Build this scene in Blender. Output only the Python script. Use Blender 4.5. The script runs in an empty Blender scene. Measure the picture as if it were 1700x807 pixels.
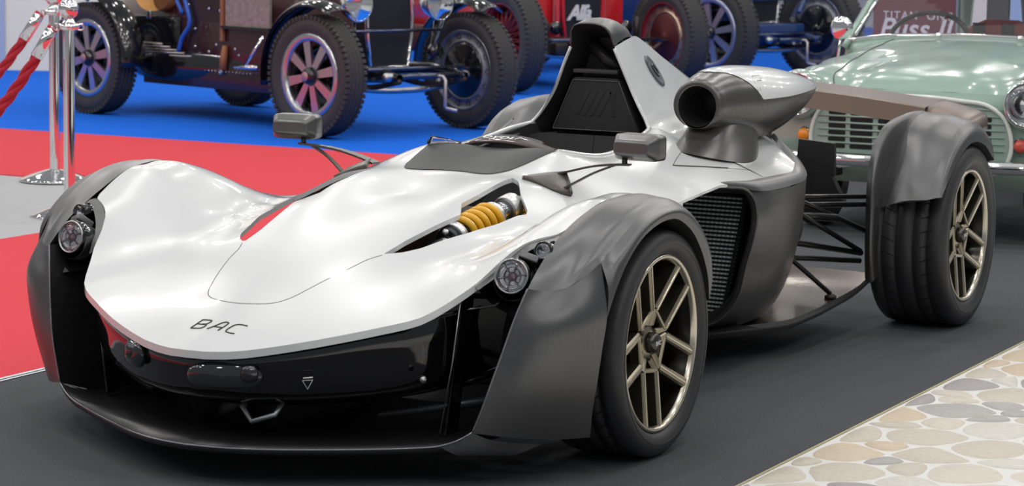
import bpy, bmesh, math, random
import numpy as np
from mathutils import Vector, Matrix

scene = bpy.context.scene
COL = scene.collection

# ------------------------------------------------------------------ camera
CAM_POS = (3.4286, -5.8544, 1.3740)
AZ, EL, ROLL, FPX = -0.4749, -0.1276, 0.0172, 4144.3
def _cam():
    d = Vector((math.sin(AZ)*math.cos(EL), math.cos(AZ)*math.cos(EL), math.sin(EL)))
    r = d.cross(Vector((0, 0, 1))).normalized()
    u = r.cross(d)
    c, s = math.cos(ROLL), math.sin(ROLL)
    r, u = c*r + s*u, -s*r + c*u
    cd = bpy.data.cameras.new('camera')
    cd.sensor_width = 36.0
    cd.lens = FPX/1700*36.0
    cd.clip_end = 200
    cd.dof.use_dof = True
    cd.dof.focus_distance = 7.3
    cd.dof.aperture_fstop = 9.0
    o = bpy.data.objects.new('camera', cd)
    COL.objects.link(o)
    m = Matrix.Identity(4)
    for i in range(3):
        m[i][0], m[i][1], m[i][2], m[i][3] = r[i], u[i], -d[i], CAM_POS[i]
    o.matrix_world = m
    scene.camera = o
_cam()

# ------------------------------------------------------------------ world, lamps, exposure
w = bpy.data.worlds.new('hall_light'); scene.world = w
w.use_nodes = True
w.node_tree.nodes['Background'].inputs[0].default_value = (0.92, 0.96, 1.0, 1)
w.node_tree.nodes['Background'].inputs[1].default_value = 0.24
random.seed(5)
LAMP_POWER = 97
for iy in range(9):
    for ix in range(7):
        ld = bpy.data.lights.new('hall_lamp', 'POINT')
        ld.energy = LAMP_POWER
        ld.shadow_soft_size = 0.17
        ld.color = (1.0, 0.965, 0.925)
        lo = bpy.data.objects.new('hall_lamp', ld)
        lo.location = (-13.3 + ix*3.3 + random.uniform(-.6, .6), -7 + iy*3.1 + random.uniform(-.6, .6), 6.6 + random.uniform(-.4, .8))
        COL.objects.link(lo)
def area_lamp(loc, size, size_y, power, target, color=(1, .97, .94)):  # added soft fill, standing in for light off the hall ceiling
    ld = bpy.data.lights.new('soft_fill', 'AREA')
    ld.shape = 'RECTANGLE'; ld.size = size; ld.size_y = size_y; ld.energy = power; ld.color = color
    lo = bpy.data.objects.new('soft_fill', ld)
    lo.location = loc
    lo.rotation_euler = (Vector(target)-Vector(loc)).to_track_quat('-Z', 'Y').to_euler()
    COL.objects.link(lo)
area_lamp((0, 1, 8.5), 9, 12, 110, (0, 1, 0))
area_lamp((5.5, -4.5, 5.5), 4, 3, 25, (0.3, 0.5, 0.3))
vs = scene.view_settings
vs.view_transform = 'Standard'; vs.look = 'None'; vs.gamma = 1.0; vs.use_curve_mapping = False
vs.exposure = 0.0

# ------------------------------------------------------------------ materials
MATS = {}
def mat(name, col, rough=.5, metal=0., coat=0., noise=None, bump=0., bump_scale=200., spec=None, trans=0., emis=None, aniso=0.):
    if name in MATS: return MATS[name]
    m = bpy.data.materials.new(name); m.use_nodes = True
    nt = m.node_tree; b = nt.nodes['Principled BSDF']
    b.inputs['Base Color'].default_value = (*col, 1)
    b.inputs['Roughness'].default_value = rough
    b.inputs['Metallic'].default_value = metal
    b.inputs['Coat Weight'].default_value = coat
    b.inputs['Coat Roughness'].default_value = .03
    if spec is not None: b.inputs['Specular IOR Level'].default_value = spec
    if trans: b.inputs['Transmission Weight'].default_value = trans
    if emis: 
        b.inputs['Emission Color'].default_value = (*emis[0], 1); b.inputs['Emission Strength'].default_value = emis[1]
    tc = nt.nodes.new('ShaderNodeTexCoord')
    if noise:
        sc_, amt = noise
        n = nt.nodes.new('ShaderNodeTexNoise'); n.inputs['Scale'].default_value = sc_; n.inputs['Detail'].default_value = 4
        nt.links.new(tc.outputs['Object'], n.inputs['Vector'])
        mx = nt.nodes.new('ShaderNodeMix'); mx.data_type = 'RGBA'
        mx.inputs[6].default_value = (*[max(0, c*(1-amt)) for c in col], 1)
        mx.inputs[7].default_value = (*[min(1, c*(1+amt)) for c in col], 1)
        nt.links.new(n.outputs['Fac'], mx.inputs[0]); nt.links.new(mx.outputs[2], b.inputs['Base Color'])
    if bump:
        n2 = nt.nodes.new('ShaderNodeTexNoise'); n2.inputs['Scale'].default_value = bump_scale
        nt.links.new(tc.outputs['Object'], n2.inputs['Vector'])
        bp = nt.nodes.new('ShaderNodeBump'); bp.inputs['Strength'].default_value = bump; bp.inputs['Distance'].default_value = .004
        nt.links.new(n2.outputs['Fac'], bp.inputs['Height']); nt.links.new(bp.outputs['Normal'], b.inputs['Normal'])
    MATS[name] = m
    return m
def weave(name, c1, c2, rough, metal, scale=260., coat=0.):
    """carbon-fibre twill: two interleaved wave textures"""
    if name in MATS: return MATS[name]
    m = mat(name, c1, rough, metal, coat)
    nt = m.node_tree; b = nt.nodes['Principled BSDF']
    tc = nt.nodes.new('ShaderNodeTexCoord')
    mp = nt.nodes.new('ShaderNodeMapping'); mp.inputs['Rotation'].default_value = (.6, .5, .78)
    nt.links.new(tc.outputs['Object'], mp.inputs['Vector'])
    ck = nt.nodes.new('ShaderNodeTexChecker'); ck.inputs['Scale'].default_value = scale
    ck.inputs['Color1'].default_value = (*c1, 1); ck.inputs['Color2'].default_value = (*c2, 1)
    nt.links.new(mp.outputs['Vector'], ck.inputs['Vector']); nt.links.new(ck.outputs['Color'], b.inputs['Base Color'])
    return m
WHITE = mat('white_paint', (.755, .775, .785), .28, 0, 1.0)
CARBON = weave('satin_carbon', (.135, .136, .14), (.15, .151, .155), .37, .88)
CARBON_D = weave('dark_carbon', (.012, .012, .013), (.028, .028, .03), .3, .2)
BLACKG = mat('gloss_black', (.004, .004, .005), .07, 0, .6)
BLACK = mat('matte_black', (.012, .012, .013), .55)
BLACKI = mat('cockpit_black', (.03, .031, .033), .75, 0, 0, None, .25, 500)
VINYL = mat('dark_film', (.022, .026, .028), .5, 0, 0, None, 0, 1, .25)
RUBBER = mat('tyre_rubber', (.030, .031, .035), .48, 0, 0, (30, .15))
BRONZE = mat('bronze_alloy', (.32, .285, .21), .28, .95)
BRONZE_L = mat('bronze_edge', (.62, .58, .48), .22, .95)
RIMD = mat('rim_barrel', (.045, .042, .036), .2, .9)
CHROME = mat('chrome', (.86, .86, .87), .06, 1.0)
STEEL = mat('brushed_steel', (.5, .51, .52), .28, 1.0)
YEL = mat('yellow_spring', (.86, .46, .015), .3, 0, .5)
GOLD = mat('gold_anodised', (.75, .42, .03), .28, .6)
LENS = mat('clear_lens', (.97, .97, .98), .02, 0, 0.0, None, 0, 1, None, 1.0)
REFL = mat('lamp_reflector', (.8, .8, .82), .12, 1.0)
GREYL = mat('panel_gap_grey', (.16, .165, .165), .6)
WHITEP = mat('white_print', (.85, .86, .88), .5)
BLACKP = mat('black_print', (.02, .02, .018), .4)

# ------------------------------------------------------------------ mesh helpers
def link(name, me, m=None, parent=None, smooth=True):
    o = bpy.data.objects.new(name, me)
    COL.objects.link(o)
    if m is not None:
        for mm in (m if isinstance(m, (list, tuple)) else [m]): me.materials.append(mm)
    if parent is not None: o.parent = parent
    if smooth:
        for p in me.polygons: p.use_smooth = True
    return o
def mesh(name, verts, faces, m=None, parent=None, smooth=True):
    me = bpy.data.meshes.new(name)
    me.from_pydata([tuple(map(float, v)) for v in verts], [], faces)
    me.update()
    return link(name, me, m, parent, smooth)
def tag(o, label, cat=None, group=None, kind=None):
    o['label'] = label
    if cat: o['category'] = cat
    if group: o['group'] = group
    if kind: o['kind'] = kind
    return o
def empty(name, loc, rz=0.):
    o = bpy.data.objects.new(name, None); COL.objects.link(o)
    o.location = loc; o.rotation_euler = (0, 0, rz); o.empty_display_size = .1
    return o
def cr(pts, n, closed=False):
    """centripetal-free Catmull-Rom resample to n points, chord parametrised"""
    P = np.array(pts, float)
    if len(P) == 2:
        t = np.linspace(0, 1, n)[:, None]; return P[0]*(1-t)+P[1]*t
    if closed: P = np.vstack([P, P[:1]])
    d = np.r_[0, np.cumsum(np.maximum(np.linalg.norm(np.diff(P, axis=0), axis=1), 1e-9))]
    T = np.zeros_like(P)
    for i in range(1, len(P)-1):
        h0, h1 = d[i]-d[i-1], d[i+1]-d[i]
        T[i] = ((P[i]-P[i-1])/h0*h1 + (P[i+1]-P[i])/h1*h0)/(h0+h1)
    if closed:
        h0, h1 = d[-1]-d[-2], d[1]-d[0]
        T[0] = T[-1] = ((P[-1]-P[-2])/h0*h1 + (P[1]-P[0])/h1*h0)/(h0+h1)
    else:
        T[0] = (P[1]-P[0])/(d[1]-d[0]); T[-1] = (P[-1]-P[-2])/(d[-1]-d[-2])
    s = np.linspace(0, d[-1], n + (1 if closed else 0))
    if closed: s = s[:-1]
    k = np.clip(np.searchsorted(d, s, 'right')-1, 0, len(P)-2)
    h = (d[k+1]-d[k])[:, None]; t = ((s-d[k])/(d[k+1]-d[k]))[:, None]
    return (2*t**3-3*t**2+1)*P[k] + (t**3-2*t**2+t)*h*T[k] + (-2*t**3+3*t**2)*P[k+1] + (t**3-t**2)*h*T[k+1]
def grid_faces(nu, nv, closed_u=False, closed_v=False):
    f = []
    for j in range(nv if closed_v else nv-1):
        for i in range(nu if closed_u else nu-1):
            a = j*nu+i; b = j*nu+(i+1) % nu
            c = ((j+1) % nv)*nu+(i+1) % nu; d = ((j+1) % nv)*nu+i
            f.append((a, b, c, d))
    return f
def loft_pts(curves, nu, nv, closed_u=False, linear_v=False):
    G = np.array([cr(c, nu, closed_u) for c in curves])       # ncurves, nu, 3
    if linear_v or len(curves) == 2:
        t = np.linspace(0, len(curves)-1, nv); k = np.minimum(t.astype(int), len(curves)-2); f = (t-k)[:, None, None]
        return G[k]*(1-f)+G[k+1]*f
    mean = G.mean(axis=1)
    # common parameter across v from average chord
    d = np.r_[0, np.cumsum(np.linalg.norm(np.diff(G, axis=0), axis=2).mean(axis=1))]
    out = np.zeros((nv, nu, 3))
    T = np.zeros_like(G)
    n = len(G)
    for i in range(1, n-1):
        h0, h1 = d[i]-d[i-1], d[i+1]-d[i]
        T[i] = ((G[i]-G[i-1])/h0*h1+(G[i+1]-G[i])/h1*h0)/(h0+h1)
    T[0] = (G[1]-G[0])/(d[1]-d[0]); T[-1] = (G[-1]-G[-2])/(d[-1]-d[-2])
    s = np.linspace(0, d[-1], nv)
    k = np.clip(np.searchsorted(d, s, 'right')-1, 0, n-2)
    h = (d[k+1]-d[k])[:, None, None]; t = ((s-d[k])/(d[k+1]-d[k]))[:, None, None]
    return (2*t**3-3*t**2+1)*G[k]+(t**3-2*t**2+t)*h*T[k]+(-2*t**3+3*t**2)*G[k+1]+(t**3-t**2)*h*T[k+1]
def mirror_vf(V, F):
    V = np.asarray(V); n = len(V)
    V2 = V*np.array([-1, 1, 1])
    return np.vstack([V, V2]), list(F)+[tuple(i+n for i in reversed(f)) for f in F]
def loft(name, curves, nu, nv, m, parent, closed_u=False, mirror=False, side=1, thick=0., linear_v=False, cap=False, smooth=True):
    P = loft_pts(curves, nu, nv, closed_u, linear_v)
    V = P.reshape(-1, 3); F = grid_faces(nu, nv, closed_u)
    if cap:
        F = F+[tuple(range(nu))[::-1], tuple((nv-1)*nu+i for i in range(nu))]
    if side < 0: V = V*np.array([-1, 1, 1]); F = [tuple(reversed(f)) for f in F]
    if mirror: V, F = mirror_vf(V, F)
    o = mesh(name, V, F, m, parent, smooth)
    if mirror or cap:
        bm = bmesh.new(); bm.from_mesh(o.data)
        if mirror: bmesh.ops.remove_doubles(bm, verts=bm.verts, dist=1e-5)
        if cap: bmesh.ops.recalc_face_normals(bm, faces=bm.faces)
        bm.to_mesh(o.data); bm.free()
        if smooth:
            for p in o.data.polygons: p.use_smooth = len(p.vertices) < 5
    if thick:
        s = o.modifiers.new('thickness', 'SOLIDIFY'); s.thickness = thick; s.offset = 0
    return o
def tube_vf(pts, r, n=10, closed=False, caps=True):
    P = [Vector(p) for p in pts]; V = []; F = []
    rr = r if isinstance(r, (list, tuple, np.ndarray)) else [r]*len(P)
    prev = None
    for i, p in enumerate(P):
        if closed: t = P[(i+1) % len(P)]-P[i-1]
        else: t = P[min(i+1, len(P)-1)]-P[max(i-1, 0)]
        t.normalize()
        if prev is None:
            a = Vector((0, 0, 1)) if abs(t.z) < .9 else Vector((1, 0, 0))
            u = t.cross(a).normalized()
        else:
            u = (prev-t*prev.dot(t)).normalized()
        prev = u; v = t.cross(u)
        for k in range(n):
            a = 2*math.pi*k/n
            V.append(p+(u*math.cos(a)+v*math.sin(a))*rr[i])
    F = grid_faces(n, len(P), True, closed)
    if caps and not closed:
        F += [tuple(range(n))[::-1], tuple((len(P)-1)*n+k for k in range(n))]
    return V, F
def tube(name, pts, r, m, parent=None, n=10, closed=False, smooth_path=0):
    if smooth_path: pts = cr(pts, smooth_path, closed)
    V, F = tube_vf(pts, r, n, closed)
    return mesh(name, V, F, m, parent)
def lathe_vf(prof, seg=48, axis='x', closed=False):
    """prof: list of (axial, radius)"""
    V = []; n = len(prof)
    for k in range(seg):
        a = 2*math.pi*k/seg; c, s = math.cos(a), math.sin(a)
        for (t, r) in prof:
            V.append((t, r*c, r*s) if axis == 'x' else ((r*c, t, r*s) if axis == 'y' else (r*c, r*s, t)))
    F = []
    for k in range(seg):
        for i in range(n if closed else n-1):
            i2 = (i+1) % n
            F.append((k*n+i, k*n+i2, ((k+1) % seg)*n+i2, ((k+1) % seg)*n+i))
    return V, F
def lathe(name, prof, m, parent=None, seg=48, axis='x', closed=False, loc=None, sharp=None):
    V, F = lathe_vf(prof, seg, axis, closed)
    o = mesh(name, V, F, m, parent)
    if loc is not None: o.location = loc
    if sharp:
        es = o.modifiers.new('edges', 'EDGE_SPLIT'); es.split_angle = math.radians(sharp)
    return o
def box_vf(c, s, R=None):
    V = [(sx*s[0]/2, sy*s[1]/2, sz*s[2]/2) for sx in (-1, 1) for sy in (-1, 1) for sz in (-1, 1)]
    V = [Vector(v) for v in V]
    if R is not None: V = [R @ v for v in V]
    V = [v+Vector(c) for v in V]
    return V, [(0, 1, 3, 2), (4, 6, 7, 5), (0, 4, 5, 1), (2, 3, 7, 6), (0, 2, 6, 4), (1, 5, 7, 3)]
def box(name, c, s, m, parent=None, R=None, bevel=0.):
    V, F = box_vf(c, s, R)
    o = mesh(name, V, F, m, parent, smooth=bool(bevel))
    if bevel:
        b = o.modifiers.new('bevel', 'BEVEL'); b.width = bevel; b.segments = 3; b.limit_method = 'ANGLE'
    return o
def prism(name, poly, axis, a0, a1, m, parent=None, bevel=0., fn=None):
    """extrude a 2D polygon along an axis. axis 'x': poly=(y,z); 'y': (x,z); 'z': (x,y)"""
    n = len(poly)
    def mk(p, a): return (a, p[0], p[1]) if axis == 'x' else ((p[0], a, p[1]) if axis == 'y' else (p[0], p[1], a))
    V = [mk(p, a0) for p in poly]+[mk(p, a1) for p in poly]
    if fn: V = [fn(v) for v in V]
    F = [tuple(range(n))[::-1], tuple(range(n, 2*n))]+[(i, (i+1) % n, n+(i+1) % n, n+i) for i in range(n)]
    o = mesh(name, V, F, m, parent, smooth=False)
    bm = bmesh.new(); bm.from_mesh(o.data); bmesh.ops.recalc_face_normals(bm, faces=bm.faces); bm.to_mesh(o.data); bm.free()
    if bevel:
        b = o.modifiers.new('bevel', 'BEVEL'); b.width = bevel; b.segments = 3; b.limit_method = 'ANGLE'
        for p in o.data.polygons: p.use_smooth = True
    return o
def join_vf(parts):
    V = []; F = []
    for v, f in parts:
        n = len(V); V += [tuple(x) for x in v]; F += [tuple(i+n for i in ff) for ff in f]
    return V, F
def text_mesh(name, s, size, m, parent, M, extrude=.0006, shear=0., spacing=1.0, bold=0.):
    cu = bpy.data.curves.new(name, 'FONT'); cu.body = s; cu.size = size; cu.extrude = extrude
    cu.align_x = 'CENTER'; cu.align_y = 'CENTER'; cu.shear = shear; cu.space_character = spacing; cu.offset = bold
    o = bpy.data.objects.new(name, cu); COL.objects.link(o)
    bpy.context.view_layer.update()
    me = bpy.data.meshes.new_from_object(o.evaluated_get(bpy.context.evaluated_depsgraph_get()))
    bpy.data.objects.remove(o)
    me.transform(M); me.materials.clear()
    return link(name, me, m, parent, False)
def frame(origin, xdir, ydir):
    x = Vector(xdir).normalized(); z = x.cross(Vector(ydir)).normalized(); y = z.cross(x)
    M = Matrix.Identity(4)
    for i in range(3): M[i][0], M[i][1], M[i][2], M[i][3] = x[i], y[i], z[i], origin[i]
    return M
def in_poly(px, py, poly):
    inside = np.zeros(px.shape, bool); n = len(poly); j = n-1
    for i in range(n):
        xi, yi = poly[i]; xj, yj = poly[j]
        c = ((yi > py) != (yj > py)) & (px < (xj-xi)*(py-yi)/((yj-yi) if yj != yi else 1e-12)+xi)
        inside ^= c; j = i
    return inside
def near_poly(x, y, polys):
    best = (1e9, x, y)
    for P in polys:
        P = np.asarray(P); A = P; B = np.roll(P, -1, axis=0)
        d = B-A; L2 = np.maximum((d**2).sum(1), 1e-12)
        t = np.clip(((x-A[:, 0])*d[:, 0]+(y-A[:, 1])*d[:, 1])/L2, 0, 1)
        q = A+d*t[:, None]; dd = np.hypot(q[:, 0]-x, q[:, 1]-y); k = dd.argmin()
        if dd[k] < best[0]: best = (dd[k], q[k, 0], q[k, 1])
    return best
def field(name, H, outer, holes, step, m, parent, dz=0., skirt=None):
    """height-field panel z=H(x,y) trimmed by plan outlines; skirt(x,y)->depth of the turned-down edge"""
    O_ = np.asarray(outer)
    xs = np.arange(O_[:, 0].min()-step, O_[:, 0].max()+2*step, step); ys = np.arange(O_[:, 1].min()-step, O_[:, 1].max()+2*step, step)
    X, Y = np.meshgrid(xs, ys); cx, cy = X[:-1, :-1]+step/2, Y[:-1, :-1]+step/2
    keep = in_poly(cx, cy, outer)
    for h in holes: keep &= ~in_poly(cx, cy, h)
    nx = len(xs); idx = {}; V = []; F = []
    def vid(j, i):
        k = j*nx+i
        if k not in idx: idx[k] = len(V); V.append([xs[i], ys[j]])
        return idx[k]
    for j, i in zip(*np.nonzero(keep)):
        F.append((vid(j, i), vid(j, i+1), vid(j+1, i+1), vid(j+1, i)))
    ec = {}
    for f in F:
        for a, b in zip(f, f[1:]+f[:1]):
            k = (min(a, b), max(a, b)); ec.setdefault(k, []).append((a, b))
    be = [e[0] for e in ec.values() if len(e) == 1]
    bv = {v for e in be for v in e}
    polys = [outer]+list(holes)
    for v in bv:
        d, x, y = near_poly(V[v][0], V[v][1], polys)
        if d < step*1.5: V[v] = [x, y]
    V = np.array(V); Z = H(V[:, 0], V[:, 1])+dz
    V3 = [tuple(v) for v in np.c_[V, Z]]
    if skirt:
        base = len(V3); low = {}; top = {}
        for v in bv:
            x, y, z = V3[v]; dp = skirt(x, y)
            top[v] = len(V3); V3.append((x, y, z)); low[v] = len(V3); V3.append((x, y, z-dp))
        for a, b in be: F.append((top[b], top[a], low[a], low[b]))
    return mesh(name, V3, F, m, parent)
def tps_fit(P, lam=2e-4):
    P = np.array(P, float)
    P = np.vstack([P, P[P[:, 0] > 1e-6]*[-1, 1, 1]]); n = len(P)
    def U(r2): return np.where(r2 > 0, r2*np.log(np.maximum(r2, 1e-12)), 0)
    K = U(((P[:, None, :2]-P[None, :, :2])**2).sum(-1))+lam*np.eye(n); Q = np.c_[np.ones(n), P[:, :2]]
    w_ = np.linalg.solve(np.block([[K, Q], [Q.T, np.zeros((3, 3))]]), np.r_[P[:, 2], 0, 0, 0])
    def f(x, y):
        x = np.asarray(x, float); y = np.asarray(y, float); out = np.zeros(x.shape)
        xf, yf, of = x.ravel(), y.ravel(), np.zeros(x.size)
        for s in range(0, x.size, 8000):
            a, b = xf[s:s+8000], yf[s:s+8000]
            of[s:s+8000] = U((a[:, None]-P[:, 0])**2+(b[:, None]-P[:, 1])**2) @ w_[:n]+w_[n]+w_[n+1]*a+w_[n+2]*b
        return of.reshape(x.shape)
    return f
def mir(poly): return [(x, y) for x, y in poly]+[(-x, y) for x, y in reversed(poly) if x > 1e-9]
def flip(poly): return [(-x, y) for x, y in reversed(poly)]

# ------------------------------------------------------------------ floor, carpets, wall
def carpet_mat(name, col, amt=.25, sc=350.):
    m = mat(name, col, .95, 0, 0, (sc, amt), .35, sc*1.5, spec=.1)
    return m
FLOORG = mat('grey_floor', (.42, .43, .45), .8, 0, 0, (40, .08))
RED_C = carpet_mat('red_carpet', (.72, .075, .095), .12)
BLUE_C = carpet_mat('blue_carpet', (.012, .15, .76), .18)
BLACK_C = carpet_mat('black_carpet', (.092, .097, .107), .55, 220.)
def slab(name, poly, z0, z1, m, label, cat, kind=None):
    o = prism(name, poly, 'z', z0, z1, m); tag(o, label, cat, kind=kind); return o
fl = prism('floor', [(-30, -12), (16, -12), (16, 40), (-30, 40)], 'z', -.2, -.006, FLOORG); tag(fl, 'plain grey exhibition hall floor', kind='structure')
slab('carpet', [(-1.233, -9), (1.162, -9), (1.162, 9), (-1.233, 9)], -.006, 0, BLACK_C, 'charcoal black carpet runner under the white sports car', 'carpet')
slab('carpet', [(-3.34, -9), (-1.28, -9), (-1.28, 6.95), (-16, 6.95), (-16, 4.66), (-3.34, 4.66)], -.006, -.001, RED_C, 'red carpet between the black runner and the blue carpet', 'carpet')
slab('carpet', [(-22, 6.95), (-1.28, 6.95), (-1.28, 34), (-22, 34)], -.006, -.001, BLUE_C, 'bright blue carpet under the vintage racing cars', 'carpet')
TRIMM = mat('aluminium_trim', (.6, .63, .68), .3, .9)
tr = box('trim_1', (-1.262, 0, -.001), (.016, 17.9, .008), TRIMM); tag(tr, 'pale metal edging strip between red and black carpet', kind='structure')
tr = box('trim_2', (-1.243, 0, -.002), (.012, 17.9, .008), TRIMM); tag(tr, 'second pale metal edging strip beside the black carpet', kind='structure')
WALLM = mat('beige_wall', (.88, .82, .66), .85, 0, 0, (3, .05))
Rdir = Vector((.889, .457, 0)); Ndir = Vector((-.457, .889, 0)); wo = Vector((-10.5, 11.9, 0))
def wallbox(name, s0, s1, z0, z1, th, off, m):
    V = []
    for s in (s0, s1):
        for n_ in (off, off+th):
            for z in (z0, z1): V.append(wo+Rdir*s+Ndir*n_+Vector((0, 0, z)))
    return mesh(name, V, [(0, 1, 3, 2), (4, 6, 7, 5), (0, 4, 5, 1), (2, 3, 7, 6), (0, 2, 6, 4), (1, 5, 7, 3)], m, None, False)
wl = wallbox('wall_left', -5, 2.2, 0, 4, .12, 0, WALLM); tag(wl, 'beige partition wall behind the rope posts', kind='structure')
wp = wallbox('trim_3', -.33, -.25, 0, 4, .03, -.032, mat('blue_grey_post', (.42, .48, .62), .4)); tag(wp, 'blue-grey upright joint strip on the beige wall', kind='structure')
wb = wallbox('wall_back', -10, 40, 0, 5, .12, 13, mat('hall_wall', (.45, .45, .46), .85)); tag(wb, 'far grey hall wall behind the vintage cars', kind='structure')

# pebble floor: every stone a piece of its own
random.seed(11)
peb = prism('floor', [(1.168, -3), (5, -3), (5, 9), (1.168, 9)], 'z', -.006, -.002, mat('pebble_grout', (.78, .775, .75), .8, 0, 0, (60, .08)))
peb.name = 'pebble_floor'; tag(peb, 'pebble-patterned pale floor beside the black carpet', 'floor', kind='structure')
edge = box('trim_4', (1.165, 2.5, -.001), (.004, 13, .006), mat('yellowish_edge', (.55, .5, .3), .6)); tag(edge, 'thin yellowish cut edge of the black carpet', kind='structure')
def clip_half(poly, px, py, nx, ny):
    out = []; n = len(poly)
    for i in range(n):
        a, b = poly[i], poly[(i+1) % n]
        da = (a[0]-px)*nx+(a[1]-py)*ny; db = (b[0]-px)*nx+(b[1]-py)*ny
        if da <= 0: out.append(a)
        if da*db < 0:
            t = da/(da-db); out.append((a[0]+(b[0]-a[0])*t, a[1]+(b[1]-a[1])*t))
    return out
STONES = [mat('stone_%s' % n_, c, .6, 0, 0, (55, .16), .2, 200) for n_, c in
          (('cream', (.68, .63, .54)), ('sand', (.66, .55, .41)), ('grey', (.46, .44, .42)), ('pale', (.68, .66, .60)), ('beige', (.62, .57, .48)), ('mauve', (.40, .375, .37)))]
def stones():
    pts = []; x0, x1, y0, y1 = 1.175, 2.15, -.75, 2.75
    rs = [.105, .085, .062, .042]
    for r, tries in zip(rs, (500, 700, 1500, 3500)):
        for _ in range(tries):
            x, y = random.uniform(x0-.02, x1), random.uniform(y0, y1)
            if x > 1.55+.22*(y+.75) : continue
            if all((x-a)**2+((y-b)*.72)**2 > ((r+c)*.82)**2 for a, b, c in pts): pts.append((x, y, r))
    cnt = 0
    for i, (x, y, r) in enumerate(pts):
        poly = [(x0, y-.3), (x+.3, y-.3), (x+.3, y+.3), (x0, y+.3)]
        for k, (a, b, c) in enumerate(pts):
            if k == i: continue
            dx, dy = a-x, b-y; d = math.hypot(dx, dy)
            if d > .5: continue
            t = .5+.5*(r*r-c*c)/(d*d)
            poly = clip_half(poly, x+dx*t, y+dy*t, dx/d, dy/d)
            if len(poly) < 3: break
        if len(poly) < 3: continue
        cx = sum(p[0] for p in poly)/len(poly); cy = sum(p[1] for p in poly)/len(poly)
        # round the cell (Chaikin) and leave a joint
        P = [(cx+(p[0]-cx)*.93, cy+(p[1]-cy)*.93) for p in poly]
        for _ in range(2):
            Q = []
            for a, b in zip(P, P[1:]+P[:1]):
                Q += [(a[0]*.75+b[0]*.25, a[1]*.75+b[1]*.25), (a[0]*.25+b[0]*.75, a[1]*.25+b[1]*.75)]
            P = Q
        n = len(P); step = max(1, n//16); P = P[::step]; n = len(P)
        V = [(p[0], p[1], -.002) for p in P]+[(cx+(p[0]-cx)*.9, cy+(p[1]-cy)*.9, .002) for p in P]
        F = [tuple(range(n, 2*n))]+[(k, (k+1) % n, n+(k+1) % n, n+k) for k in range(n)]
        mm = random.choices(STONES, (4, 2, 2, 4, 4, 2))[0]
        mesh('stone', V, F, mm, peb, True); cnt += 1
        if cnt >= 290: break
stones()

# ================================================================== the white sports car
car = empty('sports_car', (0, 0, .001))
tag(car, 'white and carbon single-seat sports car with open cockpit and bronze wheels', 'car')
CTRL = [(0,-.90,.334),(0,-.86,.352),(0,-.8,.376),(0,-.69,.42),(0,-.55,.467),(0,-.35,.523),(0,-.1,.577),(0,.15,.618),(0,.43,.660),(0,.6,.69),(0,.7,.705),
(.05,-.682,.421),(.12,-.632,.433),(.16,-.518,.471),(.2,-.368,.511),(.22,-.282,.53),(.24,-.195,.55),(.26,-.108,.569),(.27,-.021,.588),
(.28,.15,.622),(.29,.32,.648),(.2,.432,.664),(.21,.68,.712),
(.1,-.881,.335),(.2,-.843,.349),(.3,-.79,.369),(.4,-.722,.392),(.45,-.687,.405),(.5,-.64,.42),(.55,-.556,.46),
(.58,-.494,.495),(.62,-.391,.563),(.66,-.347,.592),
(.38,-.4,.487),(.42,-.2,.522),(.45,0,.545),(.47,.2,.555),(.5,.4,.553),
(.52,-.4,.515),(.6,-.25,.60),(.6,-.1,.635),(.6,.05,.637),(.6,.2,.612),(.6,.35,.568),(.57,.45,.55),
(.69,-.1,.671),(.69,.05,.677),(.68,.18,.645),(.66,.3,.597),(.74,-.04,.6735),(.72,-.234,.634),(.745,.1,.67),(.71,-.3,.607),
(.4,.4,.605),(.45,.55,.59),(.25,.8,.692),(.25,.95,.685),(.25,1.1,.70),(.3,.7,.68),(.38,.7,.645),(.46,.7,.605),(.56,.7,.555),
(.35,1,.668),(.45,1,.632),(.54,1,.588),(.24,1.25,.722),(.35,1.2,.682),(.46,1.2,.648),(.55,1.2,.612),(.6,1.2,.595),
(.22,1.38,.735),(.3,1.4,.695),(.45,1.4,.66),(.58,1.4,.61),(.62,.9,.55),(.0,.95,.70),(.1,1.3,.72)]
HF = tps_fit(CTRL, 2e-3)
half = [(0,-.905),(.05,-.9),(.1,-.885),(.15,-.868),(.2,-.846),(.25,-.821),(.3,-.793),(.35,-.76),(.4,-.725),(.45,-.69),(.48,-.665),(.505,-.638),(.525,-.605),(.54,-.575),(.56,-.534),(.58,-.494),(.6,-.434),(.62,-.391),(.64,-.363),(.66,-.347),(.68,-.332),
(.703,-.315),(.714,-.29),(.722,-.234),(.735,-.1),(.741,-.02),(.744,.06),(.738,.15),(.715,.24),(.675,.32),(.625,.40),(.575,.48),(.55,.6),(.545,.8),(.545,1.0),(.555,1.1),(.585,1.17),(.6,1.25),(.6,1.4)]
OUTER = [(x, y) for x, y in half]+[(-x, y) for x, y in reversed(half) if x > 0]
COCK = [(0,.705),(.1,.704),(.19,.692),(.212,.688),(.232,.75),(.243,.85),(.246,.95),(.243,1.08),(.232,1.2),(.215,1.3),(.2,1.36),(.2,1.5)]
COCK = COCK+[(-x, y) for x, y in reversed(COCK) if x > 0]
HOLE = [(.214,-.33),(.222,-.231),(.243,-.101),(.262,0),(.226,.072),(.233,.156),(.225,.375),(.26,.34),(.308,.262),(.363,.198),(.371,.175),(.362,.145),(.352,.051),(.327,-.08),(.297,-.173),(.277,-.245),(.252,-.292)]
def skirt(x, y):
    ax = abs(x)
    if .6 < y < .84 and ax > .5: return .125*min(1, (y-.6)/.12)+.01
    if y >= .84 and ax > .5: return .008
    if ax < .24 and .68 < y: return .02
    if .2 < ax < .4 and -.35 < y < .42: return .013
    if y > 1.37: return .003
    return .019
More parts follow.
